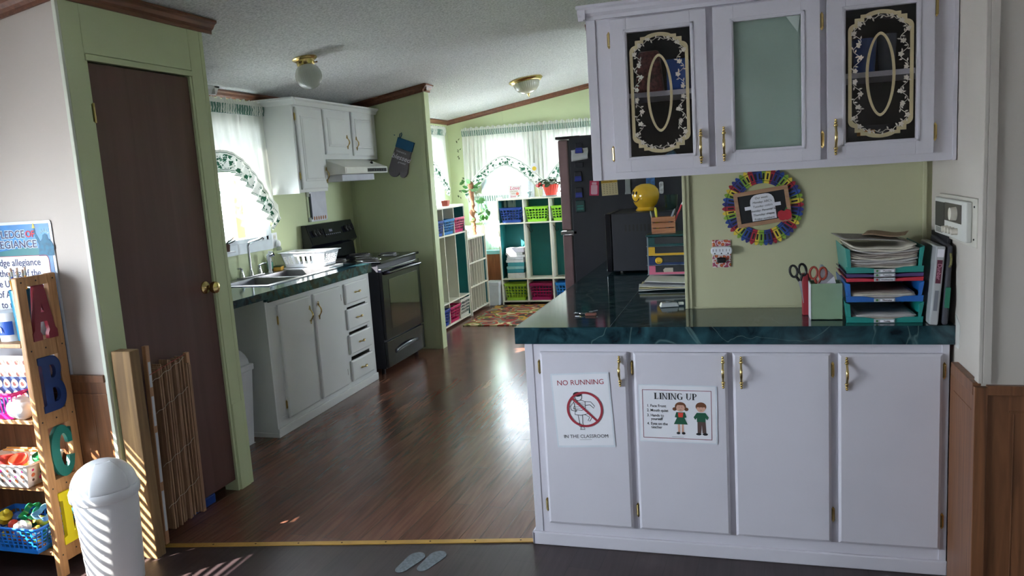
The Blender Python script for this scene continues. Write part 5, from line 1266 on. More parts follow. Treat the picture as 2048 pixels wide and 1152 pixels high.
for i, (x, z, c, nm, w_, pos) in enumerate(((-1.055, 1.672, (24, 36, 110), 'dark blue', .058, 'highest on the fridge side'), (-1.07, 1.482, (26, 40, 130), 'blue', .058, 'below the white note'), (-1.07, 1.372, (22, 34, 120), 'navy blue', .058, 'third down the fridge side'), (-.945, 1.478, (24, 36, 110), 'narrow blue', .036, 'next to the pink magnet'))):
    t = thing('clip_magnet', '%s clip magnet, %s' % (nm, pos), 'magnet', (x, YS, z))
    MB().prism([(-w_/2, -.035), (w_/2, -.035), (w_/2*.8, .035), (-w_/2*.8, .035)], -.014, 0, 'xz').build('clip', mat('magnet_black', (14, 16, 30), .3), t, bevel=.004)
    MB().prism([(-w_*.42, -.032), (w_*.42, -.032), (w_*.38, .002), (-w_*.38, .002)], -.0165, -.014, 'xz').build('blue_face', BLUEL, t, bevel=.002)
    text('*****', .018, FRONT(0, -.0168, -.02), mat('magnet_print', (80, 100, 190), .5), t)
nt_ = MB().sheet(lambda u, v: (u*.115, -.010-.012*math.sin(v*PI*2)*(.4+.6*u), .012*u+v*.075), 10, 8); o = nt_.build('curled_note', PAPER, solid=.001, smooth=True); o.location = (-1.11, YS-.003, 1.585); tag(o, 'curled white paper note held on the upper fridge side', 'note')
o = MB().box(-.03, .03, -.014, 0, -.018, .018).build('bar_magnet', mat('magnet_black', (14, 16, 30)), bevel=.004); o.location = (-1.06, YS, 1.56); tag(o, 'plain black bar magnet right under the white note', 'magnet')
t = thing('clip_magnet', 'dark green clip magnet, lowest on the fridge side', 'magnet', (-1.065, YS, 1.275)); MB().box(-.032, .032, -.014, 0, -.035, .045).build('clip', mat('magnet_green', (14, 60, 60), .3), t, bevel=.005)
MB().box(-.022, .022, -.0155, -.014, -.02, -.004).box(-.022, .022, -.0155, -.014, .002, .012).build('green_face', mat('magnet_aqua', (40, 120, 110), .4), t)
pm = thing('jar_magnet', 'pink magnet with a white jar shape on the fridge side', 'magnet', (-.965, YS, 1.397)); TM = FRONT(0, -.0014, 0, .06)
shape([rect(-.032, .032, -.05, .05)], TM, mat('magnet_pink', (206, 46, 92), .5), pm, 'pink_card', .001)
shape([rrect(-.022, .022, -.042, .022, .008), rrect(-.016, .016, .024, .040, .003)], TM @ Matrix.Translation((0, 0, .0012)), mat('jar_print', (222, 170, 190), .5), pm, 'jar_print', .0003)
cm = thing('calendar_magnet', 'cream calendar magnet with a yellow heading on the fridge side', 'magnet', (-.86, YS, 1.395)); TM = FRONT(0, -.0014, 0, -.03)
shape([rect(-.055, .055, -.052, .05)], TM, mat('calendar_cream', (206, 190, 150), .6), cm, 'card', .001); shape([rect(-.055, .055, .032, .05)], TM @ Matrix.Translation((0, 0, .0012)), mat('calendar_yellow', (190, 150, 40), .6), cm, 'heading_band', .0003)
gr = MB()
for r in range(6):
    for k in range(5): gr.box(-.042+k*.02, -.034+k*.02, .022-r*.012, .0245-r*.012, .0012, .0018, 0, TM)
gr.build('grid_print', INK, cm); text('School Year', .014, TM @ Matrix.Translation((-.01, .041, .0018)), INK, cm)
bo = MB().prism([(-.022, 0), (.022, 0), (.018, .018), (.016, .12), (-.016, .12), (-.018, .018)], -.02, 0, 'xz').build('bottle_opener', mat('opener_grey', (140, 144, 146), .4), bevel=.004); bo.location = (-.735, YS, 1.345); tag(bo, 'grey plastic clip hanging on the fridge right of the calendar magnet', 'clip')
for i, (x, z, c, nm) in enumerate(((-.60, 1.44, (60, 110, 170), 'blue and white'), (-.57, 1.43, (70, 120, 180), 'second blue and white'), (-.515, 1.375, (206, 206, 210), 'white oval'))):
    o = (MB().prism(rrect(-.014, .014, -.04, .04, .01), -.008, 0, 'xz').build('strip_magnet', [mat('strip_%d' % i, c, .4, var=.4, scale=60)], bevel=.001)); o.location = (x, YS, z); tag(o, nm+' strip magnet on the fridge above the yellow pot', 'magnet')

# ================================================================== peninsula
pn_ = thing('peninsula_cabinet', 'white peninsula base cabinet with four doors under the marble counter', 'cabinet', (-.085, 2.92, 0))
YP = 2.917; T0 = loc(Matrix.Identity(4), pn_)
mb = MB().box(-.848, .670, YP, 3.262, 0, .85, T=T0).box(-.848, -.24, 3.262, 5.20, 0, .85, T=T0); mb.build('carcass', WHITE, pn_, bevel=.002)
MB().box(-.862, .676, YP-.014, YP, 0, .055, T=T0).box(-.862, -.848, YP-.014, 5.19, 0, .055, T=T0).build('base_moulding', WHITE, pn_, bevel=.005)
MB().box(-.849, -.816, YP-.003, YP, .055, .85, T=T0).build('stile', WHITE, pn_, bevel=.0015); MB().box(.648, .672, YP-.005, YP, .03, .85, T=T0).build('stile', WHITE, pn_, bevel=.0015)
PD = [(-.785, -.440, (.305, -1)), (-.415, -.068, (.32, -1)), (-.048, .291, (.03, 1)), (.315, .650, (.027, 1))]
for i, (x0, x1, (hx, side)) in enumerate(PD):
    hgs = [(-.006, .075), (-.006, .655)] if side < 0 else [(x1-x0+.006, .105), (x1-x0+.006, .655)]
    z0 = .100; T = FRONT(x0, YP, z0)
    cab_door(pn_, loc(T, pn_), x1-x0, .717, WHITE, (hx+.012 if side < 0 else hx, .645, 0), hgs)
# green marble peninsula counter
pc = thing('peninsula_countertop', 'dark green marble-patterned counter of the peninsula', 'countertop', (-.1, 3.1, .918)); T0 = loc(Matrix.Identity(4), pc)
MB().prism([(-.875, 2.90), (.684, 2.90), (.684, 3.268), (-.24, 3.268), (-.24, 5.235), (-.875, 5.235)], .885, .918, 'xy', 0, T0).build('counter_slab', MARB, pc)
MB().box(-.881, .684, 2.893, 2.90, .8515, .918, T=T0).box(-.881, -.875, 2.90, 5.235, .8515, .918, T=T0).build('front_edge', MARB, pc, bevel=.001)
MB().box(-.50, -.4985, 2.905, 5.2, .918, .9186, T=T0).build('seam_line', mat('seam_grey', (96, 110, 112), .3), pc)
MB().prism([(2.85, .845), (2.893, .845), (2.893, .925), (2.905, .95), (2.895, .955), (2.845, .93)], .6845, .687, 'yz', 0, T0).build('end_flap', mat('loose_trim_white', (196, 196, 190), .5), pc)
# signs on the doors
s1 = thing('no_running_sign', 'NO RUNNING sign with a crossed-out runner on the leftmost peninsula door', 'sign', (-.620, 2.8965, .585))
TS = FRONT(0, -.0006, 0, -.048)
W_, H_ = .112, .145
shape([rrect(-W_-.006, W_+.004, -H_-.008, H_+.006, .004)], TS, mat('laminate_film', (214, 220, 228)), s1, 'laminate', .0004)
TS = TS @ Matrix.Translation((0, 0, .0006)); shape([rect(-W_, W_-.002, -H_, H_)], TS, PAPER, s1, 'paper', .0002); TS = TS @ Matrix.Translation((0, 0, .0004))
text('NO RUNNING', .029, TS @ Matrix.Translation((0, .112, 0)), REDINK, s1); text('IN THE CLASSROOM', .0195, TS @ Matrix.Translation((.002, -.108, 0)), INK, s1); shape([rect(-.024, .024, -.1215, -.1203)], TS, mat('fine_print_grey', (110, 110, 116), .7), s1, 'fine_print', .0001)
def outl(pts, w_=.0016): return MB().tube([(a, b, 0) for a, b in pts], w_, 5)
mb = MB(); TT = TS @ Matrix.Translation((.0, .005, 0))
def ink(pts, r=.0011, closed=False): mb.tube([(a, b, .0003) for a, b in pts], r, 4, 0, TT, closed)
ink(circ(-.014, .050, .014, .016, 16), closed=True); ink([(-.034, .030), (-.006, .036), (.012, .030), (.010, .002), (-.004, -.006), (-.030, -.002), (-.034, .030)])
for k in range(4): ink([(-.034, .024-k*.007), (.011, .024-k*.007)], .0007)
ink([(.012, .030), (.034, .028), (.048, .010), (.044, .002), (.030, .016), (.012, .014)]); ink([(-.034, .028), (-.050, .010), (-.046, -.004), (-.026, -.010), (-.024, -.004), (-.038, .002), (-.034, .012)])
ink([(-.030, -.002), (-.034, -.022), (-.010, -.026), (.018, -.020), (.010, -.002)]); ink([(-.022, -.024), (-.018, -.060), (-.006, -.060), (-.004, -.026)]); ink([(-.018, -.060), (-.020, -.072), (-.002, -.074), (-.004, -.060)])
ink([(.004, -.022), (.024, -.034), (.016, -.048), (.024, -.050), (.036, -.030), (.020, -.014)]); ink([(-.014, -.074), (-.018, -.084), (.000, -.084), (-.002, -.074)])
mb.prism(circ(-.016, .060, .018, .010, 12), .0002, .0008, 'xy', 0, TT)
mb.build('runner_drawing', INK, s1)
R_ = .068
mb = MB(); mb.tube([(R_*math.cos(a), R_*math.sin(a)-.002, .001) for a in [k*PI/24 for k in range(48)]], .0001, 4)
shape([circ(0, -.002, R_+.0045, n=48), circ(0, -.002, R_-.0045, n=48)], TT @ Matrix.Translation((.008, 0, .0016)), REDINK, s1, 'ban_ring', .0003)
shape([[(-.050, .042), (-.044, .048), (.048, -.046), (.042, -.052)]], TT @ Matrix.Translation((.008, 0, .0018)), REDINK, s1, 'ban_bar', .0003)
s2 = thing('lining_up_sign', 'LINING UP sign with two cartoon children on the second peninsula door', 'sign', (-.2545, 2.8965, .579))
TS = FRONT(0, -.0006, 0, .008); W_, H_ = .141, .110
shape([rrect(-W_-.004, W_+.006, -H_-.004, H_+.004, .004)], TS, mat('laminate_film', (214, 220, 228)), s2, 'laminate', .0004)
TS = TS @ Matrix.Translation((0, 0, .0006)); shape([rect(-W_, W_, -H_, H_)], TS, PAPER, s2, 'paper', .0002); TS = TS @ Matrix.Translation((0, 0, .0004))
shape([rect(-.131, .127, -.098, .094), rect(-.129, .125, -.096, .092)], TS, mat('maroon_line', (120, 20, 44), .6), s2, 'border_line', .0002)
hd = MB(); X_ = [-.086]
def bar(x0, x1, y0, y1): hd.box(x0, x1, y0, y1, 0, .0004, T=TS @ Matrix.Translation((X_[0], .057, 0)))
def stem(x, serif=(1, 1), w_=.0054):
    bar(x, x+w_, 0, .025)
    for on, y in zip(serif, (0, .0236)):
        if on: bar(x-.0022, x+w_+.0022, y, y+.0014)
def arcs(cx_, cy_, rx, ry, a0, a1, t_):
    P_ = circ(cx_, cy_, rx, ry, 14, a0, a1)+circ(cx_, cy_, rx-t_, ry-.0014, 14, a0, a1)[::-1]
    hd.prism(P_, 0, .0004, 'xy', 0, TS @ Matrix.Translation((X_[0], .057, 0)))
for ch in 'LINING UP':
    if ch == 'L': stem(.002); bar(.002, .016, 0, .0016); bar(.0145, .016, 0, .007); X_[0] += .0195
    elif ch == 'I': stem(.002); X_[0] += .0105
    elif ch == 'N':
        stem(.002, w_=.0020); stem(.0165, w_=.0020); hd.prism([(.0, .025), (.0045, .025), (.0181, 0), (.0145, 0)], 0, .0004, 'xy', 0, TS @ Matrix.Translation((X_[0], .057, 0))); X_[0] += .0225
    elif ch == 'G': arcs(.0115, .0125, .0112, .0130, .75, 2*PI-.55, .0056); bar(.0165, .0205, .001, .011); bar(.0125, .0215, .0100, .0114); X_[0] += .0245
    elif ch == ' ': X_[0] += .009
    elif ch == 'U': bar(.002, .0062, .007, .025); bar(-.0005, .0085, .0236, .025); bar(.0165, .0180, .007, .025); bar(.0145, .0200, .0236, .025); arcs(.010, .0085, .0080, .0088, PI, 2*PI, .0032); X_[0] += .0225
    elif ch == 'P': stem(.002); arcs(.0085, .0180, .0085, .0070, -PI/2, PI/2, .0040); bar(.005, .009, .0110, .0124); bar(.005, .009, .0236, .025)
hd.build('lettering', INK, s2)
for y_, s_ in ((.030, '1. Face Front'), (.012, '2. Mouth quiet'), (-.008, '3. Hands to'), (-.022, '    yourself'), (-.041, '4. Eyes on the'), (-.055, '    teacher')): text(s_, .0148, TS @ Matrix.Translation((-.115, y_, 0)), INK, s2, align='LEFT', bold=.0002, sx=.92)
def pm_(n, rgb): return mat('print_'+n, rgb, .7, var=.03)
SK_, BR_, GR_, RD_, TR_ = pm_('skin', (206, 160, 140)), pm_('brown_hair', (110, 66, 40)), pm_('green_cloth', (24, 84, 60)), pm_('orange_red', (210, 62, 46)), pm_('trousers', (84, 64, 60))
def pr(lp, m_, k, nm): shape([lp], TS @ Matrix.Translation((0, 0, .0002+.0002*k)), m_, s2, nm, .0001)
gx, bx_ = .012, .088
pr(circ(gx, .030, .021, .018, 20), BR_, 0, 'girl_hair'); pr(circ(gx-.022, .020, .008, .007, 10), BR_, 0, 'girl_pigtail'); pr(circ(gx+.022, .020, .008, .007, 10), BR_, 0, 'girl_pigtail')
pr(circ(gx, .025, .016, .015, 18), SK_, 1, 'girl_face'); pr([(gx-.010, .036), (gx+.010, .036), (gx+.006, .042), (gx-.006, .042)], BR_, 2, 'girl_fringe')
pr([(gx-.016, .008), (gx+.016, .008), (gx+.022, -.012), (gx+.014, -.014), (gx+.026, -.040), (gx-.026, -.040), (gx-.014, -.014), (gx-.022, -.012)], GR_, 1, 'girl_dress'); pr([(gx-.010, .006), (gx+.010, .006), (gx+.008, -.012), (gx-.008, -.012)], RD_, 2, 'girl_bib')
for d_ in (-.007, .007): pr(rect(gx+d_-.004, gx+d_+.004, -.072, -.040), SK_, 0, 'girl_leg'); pr(circ(gx+d_*1.4, -.075, .007, .005, 10), INK, 1, 'girl_shoe')
pr(circ(bx_, .032, .020, .017, 20), BR_, 0, 'boy_hair'); pr(circ(bx_, .025, .016, .015, 18), SK_, 1, 'boy_face'); pr([(bx_-.016, .030), (bx_+.016, .030), (bx_+.010, .042), (bx_-.010, .042)], BR_, 2, 'boy_fringe')
pr([(bx_-.016, .008), (bx_+.016, .008), (bx_+.028, -.010), (bx_+.022, -.020), (bx_+.016, -.012), (bx_+.016, -.028), (bx_-.016, -.028), (bx_-.016, -.012), (bx_-.022, -.020), (bx_-.028, -.010)], GR_, 1, 'boy_jumper')
pr([(bx_-.014, -.028), (bx_+.016, -.028), (bx_+.018, -.072), (bx_+.004, -.072), (bx_+.002, -.04), (bx_-.001, -.072), (bx_-.014, -.072)], TR_, 1, 'boy_trousers'); pr(circ(bx_-.010, -.076, .010, .005, 10), INK, 2, 'boy_shoe'); pr(circ(bx_+.014, -.076, .010, .005, 10), INK, 2, 'boy_shoe')
for cx_ in (gx, bx_):
    for e_ in (-.005, .005): pr(circ(cx_+e_, .028, .0012, n=8), INK, 3, 'eye')
    pr([(cx_-.006, .020), (cx_, .0165), (cx_+.006, .020), (cx_, .0178)], INK, 3, 'smile')
shape([rect(-.022, .022, -.0915, -.0903)], TS, mat('fine_print_grey', (110, 110, 116), .7), s2, 'fine_print', .0001)

# upper glass cabinet
ug = thing('glass_door_cabinet', 'white hanging cabinet with etched glass doors above the peninsula', 'cabinet', (.08, 2.95, 1.5)); T0 = loc(Matrix.Identity(4), ug)
UX0, UX1, UY, UZ0, UZ1 = -.537, .684, 2.945, 1.476, 2.075
mb = MB()
mb.box(UX0, UX0+.016, UY, 3.262, UZ0, UZ1, T=T0).box(UX1-.016, UX1, UY, 3.262, UZ0, UZ1, T=T0).box(UX0, UX1, UY, 3.262, UZ0, UZ0+.016, T=T0).box(UX0, UX1, UY, 3.262, UZ1-.016, UZ1, T=T0)
mb.build('carcass', WHITE, ug, bevel=.001)
MB().box(UX0+.016, UX1-.016, 3.254, 3.262, UZ0+.016, UZ1-.016, T=T0).build('back_panel', SHADOWB, ug)
MB().box(UX0+.016, UX1-.016, 3.0, 3.254, 1.775, 1.793, T=T0).build('inner_shelf', WHITE, ug)
mb = MB(); mb.grid_holes('xz', UX0, UX1, UZ0, UZ1, UY-.018, UY, [(-.41, -.15, 1.52, 2.04), (-.04, .225, 1.52, 2.04), (.32, .58, 1.52, 2.04)])
mb.v = [tuple(T0 @ Vector(p)) for p in mb.v]; mb.build('face_frame', WHITE, ug); YF_ = UY-.018
for b_ in ((UX0-.001, UX0+.03, YF_-.004, YF_, UZ0, UZ1), (UX1-.012, UX1, YF_-.004, YF_, UZ0-.002, UZ1), (UX0-.004, UX0-.001, YF_-.004, YF_+.03, UZ0, UZ1)): MB().box(*b_, T=T0).build('stile', WHITE, ug, bevel=.001)
prof = [(0, 0), (.010, 0), (.014, .012), (.026, .022), (.030, .034), (.038, .040), (.038, .05), (0, .05)]
mb = MB(); mb.prism([(UY-.018-a, 2.06+b) for a, b in prof], UX0-.03, UX1, 'yz', T=T0); mb.prism([(UX0-a*.9, 2.06+b) for a, b in prof], UY-.05, 3.262, 'xz', T=T0); mb.box(UX0, UX1, UY-.02, 3.262, 2.095, 2.108, T=T0); mb.build('crown', WHITE, ug)
DOORS = [(-.452, -.112, (-.392, -.168, 1.556, 2.000)), (-.090, .262, (-.020, .201, 1.556, 1.996)), (.283, .612, (.342, .558, 1.556, 1.992))]
GOLD = mat('etched_gold', (190, 176, 140), .42, .5, var=.12); ETCH = mat('etched_frost', (196, 188, 176), .7, var=.05)
for i, (x0, x1, (gx0, gx1, gz0, gz1)) in enumerate(DOORS):
    z0, z1 = 1.502, 2.052
    gl_ = (gx0-x0, gx1-x0, gz0-z0, gz1-z0); T = FRONT(x0, YF_, z0)
    if i == 0: hd, hg = (x1-x0-.028, .075), [(-.006, .07), (-.006, .48)]
    elif i == 1: hd, hg = (.030, .078), [(x1-x0+.006, .07), (x1-x0+.006, .465)]
    else: hd, hg = (.026, .075), [(x1-x0+.006, .07), (x1-x0+.006, .47)]
    do = cab_door(ug, loc(T, ug), x1-x0, z1-z0, WHITE, hd+(0,), hg, glass=gl_)
    if i == 1:
        mb = MB(); mb.sheet(lambda u, v: tuple(T0 @ Vector((gx0-.006+u*(gx1-gx0+.012), YF_-.004+.004*math.sin(v*9+u*2)*math.sin(u*3), gz0-.006+v*(gz1-gz0+.012)))), 14, 20)
        mb.build('green_lining', mat('lining_green', (150, 172, 160), .8, var=.06, scale=4), do, smooth=True, solid=.001)
        mb = MB(); mb.box(gx0-.004, gx1+.004, YF_-.012, YF_-.009, gz0-.004, gz1+.004, T=T0); mb.build('glass_pane', GLASS, do)
        shape([[(0, 0), (-.045, 0), (-.008, -.055)]], loc(FRONT(gx1-.002, YF_-.0135, gz1-.002), ug), mat('lifted_corner', (176, 190, 184), .6), do, 'folded_corner', .0006)
        continue
    mb = MB(); mb.box(gx0-.004, gx1+.004, YF_-.012, YF_-.009, gz0-.004, gz1+.004, T=T0); mb.build('glass_pane', GLASS, do)
    cx_, cz_ = (gx0+gx1)/2, (gz0+gz1)/2; w2, h2 = (gx1-gx0)/2, (gz1-gz0)/2
    TG = loc(FRONT(cx_, YF_-.0128, cz_), ug)
    def frame_loop(k):
        """symmetrical cartouche outline, inset by k"""
        q_ = [(.93, 0), (.93, .69), (.91, .725), (.87, .755), (.81, .775), (.74, .785), (.74, .86), (.57, .86), (.57, .91), (.42, .91), (.32, .935), (.20, .95), (.09, .957), (0, .96)]
        q_ = [(x_*w2-(k if x_ > 0 else 0), z_*h2-(k if z_ > 0 else 0)) for x_, z_ in q_]
        top = q_+[(-a, b) for a, b in q_[-2::-1]]
        return top+[(-a, -b) for a, b in top[1:-1]]
    shape([frame_loop(0), frame_loop(.0115)], TG, GOLD, do, 'gold_border', .0004)
    sc_ = (.046, .138)
    def oval(k): return [((sc_[0]-k)*math.copysign(abs(math.cos(a))**1.15, math.cos(a)), (sc_[1]-k)*math.sin(a)) for a in [j*PI/24 for j in range(48)]]
    shape([oval(0), oval(.0095)], TG, GOLD, do, 'gold_oval', .0004)
    mb = MB(); fl_ = []
    for sx_ in (-1, 1):
        for sy_ in (-1, 1):
            pts = []
            for k in range(27):
                t_ = k/26; z_ = .012+t_*(h2-.080); x_ = w2-.036+.012*math.sin(t_*15)
                pts.append((sx_*x_, sy_*z_, .0006))
            cxx = w2-.036; top0 = h2-.068
            for k in range(1, 14):
                a = k/13*PI/2; pts.append((sx_*(cxx*math.cos(a)), sy_*(top0+.038*math.sin(a)+.004*math.sin(k*1.6)), .0006))
            mb.tube(pts, .0010, 4, 0, TG)
            for k in (1, 9, 17, 24, 30, 35): fl_.append((pts[k][0], pts[k][1], .0092 if k != 35 else .007))
            for k in range(2, len(pts)-1, 2):
                p = pts[k]; d_ = 1 if k % 4 else -1
                a = math.atan2(pts[k+1][1]-p[1], pts[k+1][0]-p[0])+d_*1.0
                ex, ey = math.cos(a), math.sin(a); L_ = .0135
                mb.prism([(p[0], p[1]), (p[0]+ex*L_*.5-ey*.0028, p[1]+ey*L_*.5+ex*.0028), (p[0]+ex*L_, p[1]+ey*L_), (p[0]+ex*L_*.5+ey*.0028, p[1]+ey*L_*.5-ex*.0028)], .0004, .0009, 'xy', 0, TG)
    for (x_, y_, r_) in fl_:
        mb.prism([((r_*(.82+.18*math.cos(5*a)))*math.cos(a)+x_, (r_*(.82+.18*math.cos(5*a)))*math.sin(a)+y_) for a in [j*PI/15 for j in range(30)]], .0005, .0011, 'xy', 0, TG)
    mb.build('etched_vine', ETCH, do)
# things inside the glass cabinet
random.seed(6)
def inside(nm, lbl, cat, mbx, m_, x, z, y=3.13, rot=0, **k):
    o = mbx.build(nm, m_, **k); o.location = (x, y, z); o.rotation_euler = (0, rot, 0); tag(o, lbl, cat); return o
BLU = mat('cabinet_blue', (30, 84, 170), .5); inside('blue_box', 'blue box on the upper shelf behind the left etched glass door', 'box', MB().box(-.04, .04, -.06, .06, 0, .115), BLU, -.225, 1.7945, y=3.10, bevel=.003)
inside('patterned_bag', 'crumpled red patterned bag behind the left etched glass door', 'bag', MB().taper(-.055, .055, -.04, .04, 0, .16, .015, .02), mat('bag_pattern', (130, 70, 66), .4, var=.7, scale=60), -.335, 1.7945, y=3.10, bevel=.012)
inside('blue_packet', 'light blue packet lying low behind the left etched glass door', 'packet', MB().box(-.045, .045, -.03, .03, 0, .05), mat('packet_sky', (70, 130, 176), .4, var=.3, scale=40), -.265, 1.510, y=3.06, rot=-.5, bevel=.006)
inside('blue_pitcher', 'blue plastic pitcher on the upper shelf behind the right etched glass door', 'pitcher', MB().lathe([(.034, 0), (.042, .12), (.039, .12), (.03, .006), (0, .006)], seg=24), mat('pitcher_blue', (50, 84, 150), .4), .425, 1.7945, y=3.10, smooth=True)
inside('clear_tumbler', 'clear tumbler beside the blue pitcher behind the right glass door', 'tumbler', MB().lathe([(.026, 0), (.034, .13), (.031, .13), (.023, .006), (0, .006)], seg=24), mat('tumbler_grey', (130, 140, 150), .15, trans=.5), .498, 1.7945, y=3.10, smooth=True)
inside('amber_box', 'dark box with an amber strip in the lower right glass cabinet', 'box', MB().box(-.07, .07, -.05, .05, 0, .12).box(-.04, .02, -.052, -.05, .085, .105, 1), [mat('box_dark_grey', (52, 52, 58), .5), mat('amber_label', (180, 120, 40), .5)], .44, 1.493, y=3.14, bevel=.003)
inside('dark_tray', 'grey tray lying in the lower left glass cabinet', 'tray', MB().box(-.08, .08, -.06, .06, 0, .02), mat('tray_grey', (110, 112, 118), .4), -.30, 1.493, y=3.15, bevel=.003)

# counter items ------------------------------------------------------------
ZC = .9185
mw = thing('microwave', 'black microwave oven on the marble counter beside the fridge', 'microwave', (-.53, 4.70, ZC)); T0 = Matrix.Identity(4)
MB().box(-.195, .25, -.27, .27, .012, .345).build('microwave_body', BLACKM, mw, bevel=.004)
MB().box(-.232, -.20, -.27, .27, .010, .345).build('microwave_door', BLACK, mw, bevel=.004)
MB().box(-.236, -.232, -.20, .12, .06, .30).build('door_window', mat('oven_glass', (10, 11, 16)), mw.children[-1])
for x in (-.15, .2):
    for y in (-.22, .22): MB().cyl((x, y, 0), (x, y, .012), .014).build('leg', BLK, mw)
mb = MB()
for k in range(14): mb.box(-.12+k*.022, -.108+k*.022, -.2712, -.2702, .24, .28)
mb.build('vent_slots', BLK, mw)
sm = thing('smiley_pot', 'round glossy yellow smiley pot on top of the microwave', 'pot', (-.545, 4.60, ZC+.3455)); YEL = mat('glossy_yellow', (214, 168, 44), .12, coat=.5)
MB().lathe([(.058, 0), (.062, .006), (.052, .014), (.050, .022), (.066, .040), (.078, .070), (.080, .095), (.074, .122), (.056, .144), (.030, .156), (0, .158)], seg=40).build('pot_body', YEL, sm, smooth=True)
mb = MB()
def onpot(a, z): r = math.sqrt(max(0, .0815**2-(z-.088)**2)); return (r*math.cos(a), r*math.sin(a), z)
A0 = -2.35
mb.tube([onpot(A0+.42*math.sin(t_), .088-.032*math.cos(t_)) for t_ in [-1.2+k*.2 for k in range(13)]], .0022, 6)
for s_ in (-.18, .18): mb.tube([onpot(A0+s_, .098+k*.006) for k in range(4)], [.003, .005, .005, .003], 8)
mb.build('face', INK, sm, smooth=True)
tg = thing('glass_tumbler', 'dark glass tumbler right of the smiley pot on the microwave', 'tumbler', (-.40, 4.60, ZC+.3455)); MB().lathe([(.032, 0), (.040, .085), (.037, .085), (.029, .008), (0, .008)], seg=28).build('glass_body', mat('tumbler_teal', (70, 104, 108), .08, trans=.8), tg, smooth=True)
# paper pile and drawer tower
random.seed(8)
for i in range(5):
    o = MB().sheet(lambda u, v, i=i: (-.12+u*.28, -.10+v*.22, .004*math.sin(u*2+i)+(.004*(1-u)*(i > 3)*4)), 6, 3).build('paper_sheets', mat('paper_tone_%d' % i, [(206, 206, 210), (190, 180, 130), (206, 204, 200), (170, 170, 176), (222, 222, 226)][i], .7), solid=.003)
    o.location = (-.385+.01*i, 3.85+.012*random.uniform(-1, 1), ZC+.006+i*.0075); o.rotation_euler = (0, 0, random.uniform(-.12, .12)); tag(o, ['lowest white', 'yellowish', 'second white', 'greyish', 'topmost white'][i]+' sheaf in the paper pile under the drawer tower', 'paper', 'paper pile on the counter')
dt = thing('drawer_tower', 'clear mini drawer tower with coloured edges on the paper pile', 'drawers', (-.345, 4.07, ZC+.05))
CL = mat('smoky_plastic', (70, 72, 78), .15, trans=.3); FRW = mat('frame_translucent', (150, 160, 170), .25)
ZD = [(.147, .195, (14, 66, 70), 'teal'), (.100, .146, (200, 156, 40), 'yellow'), (.052, .098, (24, 48, 96), 'navy'), (.003, .050, (206, 106, 136), 'pink')]
mb = MB().box(-.128, -.122, -.10, .10, 0, .2).box(.122, .128, -.10, .10, 0, .2).box(-.128, .128, .094, .1, 0, .2)
for z in (0, .05, .099, .146): mb.box(-.132, .132, -.10, .10, z-.0015, z+.0015)
mb.build('tower_frame', FRW, dt); MB().box(-.133, .133, -.107, .10, .195, .205).build('tower_top', mat('tower_teal', (14, 66, 70), .4), dt, bevel=.003)
for z0, z1, c, nm in ZD:
    m_ = mat('drawer_'+nm, c, .4)
    d_ = MB().box(-.12, .12, -.108, .09, z0, z0+.008).box(-.12, -.088, -.110, -.104, z0, z1-.003).box(.088, .12, -.110, -.104, z0, z1-.003).box(-.12, .12, -.112, -.104, z0, z0+.011).build('drawer', m_, dt, label=nm+' edged drawer')
    MB().box(-.088, .088, -.107, -.104, z0+.011, z1-.003).build('clear_front', CL, d_)
mb = MB().blob((-.07, -.112, .074), (.019, .003, .017), 8); mb.build('smiley_sticker', YEL, dt, smooth=True)
MB().tube([(-.080+.010*math.sin(a)+.010, -.116, .074-.010*math.cos(a)) for a in (-1, -.5, 0, .5, 1)], .0012, 5).build('sticker_smile', INK, dt)
MB().prism([(-.045, .012), (.0, .012), (.0, .036), (-.040, .036), (-.05, .026)], -.1115, -.1105, 'xz').build('gift_tag', mat('tag_tan', (176, 168, 158), .7), dt)
cr = thing('crate_pen_holder', 'small wooden crate of pens on top of the drawer tower', 'pen holder', (-.395, 4.05, ZC+.2555), .12)
CRW = wood('crate_wood', (150, 94, 66), (190, 132, 98), .6, 'X', 8)
mb = MB()
for k in range(3):
    z = .002+k*.029; mb.box(-.06, .06, -.035, -.031, z, z+.025).box(-.06, .06, .031, .035, z, z+.025)
mb.build('crate_slats', CRW, cr, bevel=.001)
MB().box(-.06, -.055, -.031, .031, 0, .09).box(.055, .06, -.031, .031, 0, .09).box(-.055, .055, -.031, .031, 0, .004).build('crate_ends', wood('crate_end_pale', (190, 150, 124), (214, 176, 150), .6, 'Y', 8), cr, bevel=.001)
for i, (dx, tx, h, c, nm, r) in enumerate(((-.028, -.008, .115, (206, 196, 40), 'yellow highlighter', .007), (-.04, -.022, .10, (120, 130, 120), 'grey-green pen', .0045), (.012, .045, .105, (130, 136, 144), 'grey marker', .0065), (.025, .045, .12, (44, 44, 50), 'black pen', .004), (.035, .06, .135, (180, 40, 60), 'red pen', .0045))):
    mb = MB(); p = Vector((dx, -.005+.004*i, .006)); q_ = p+Vector((tx, 0, h)); mb.cyl(p, q_, r, seg=10); mb.cyl(q_, q_+(q_-p)*.1, r*.9, r*.5, seg=10, mi=1)
    o = mb.build('pen' if i else 'highlighter', [mat('pen_%d' % i, c, .35), WPL if i == 4 else mat('pen_%d' % i, c)], smooth=True); o.location = (-.395, 4.05, ZC+.2555+.001); tag(o, nm+' standing in the wooden crate pen holder', 'pen')
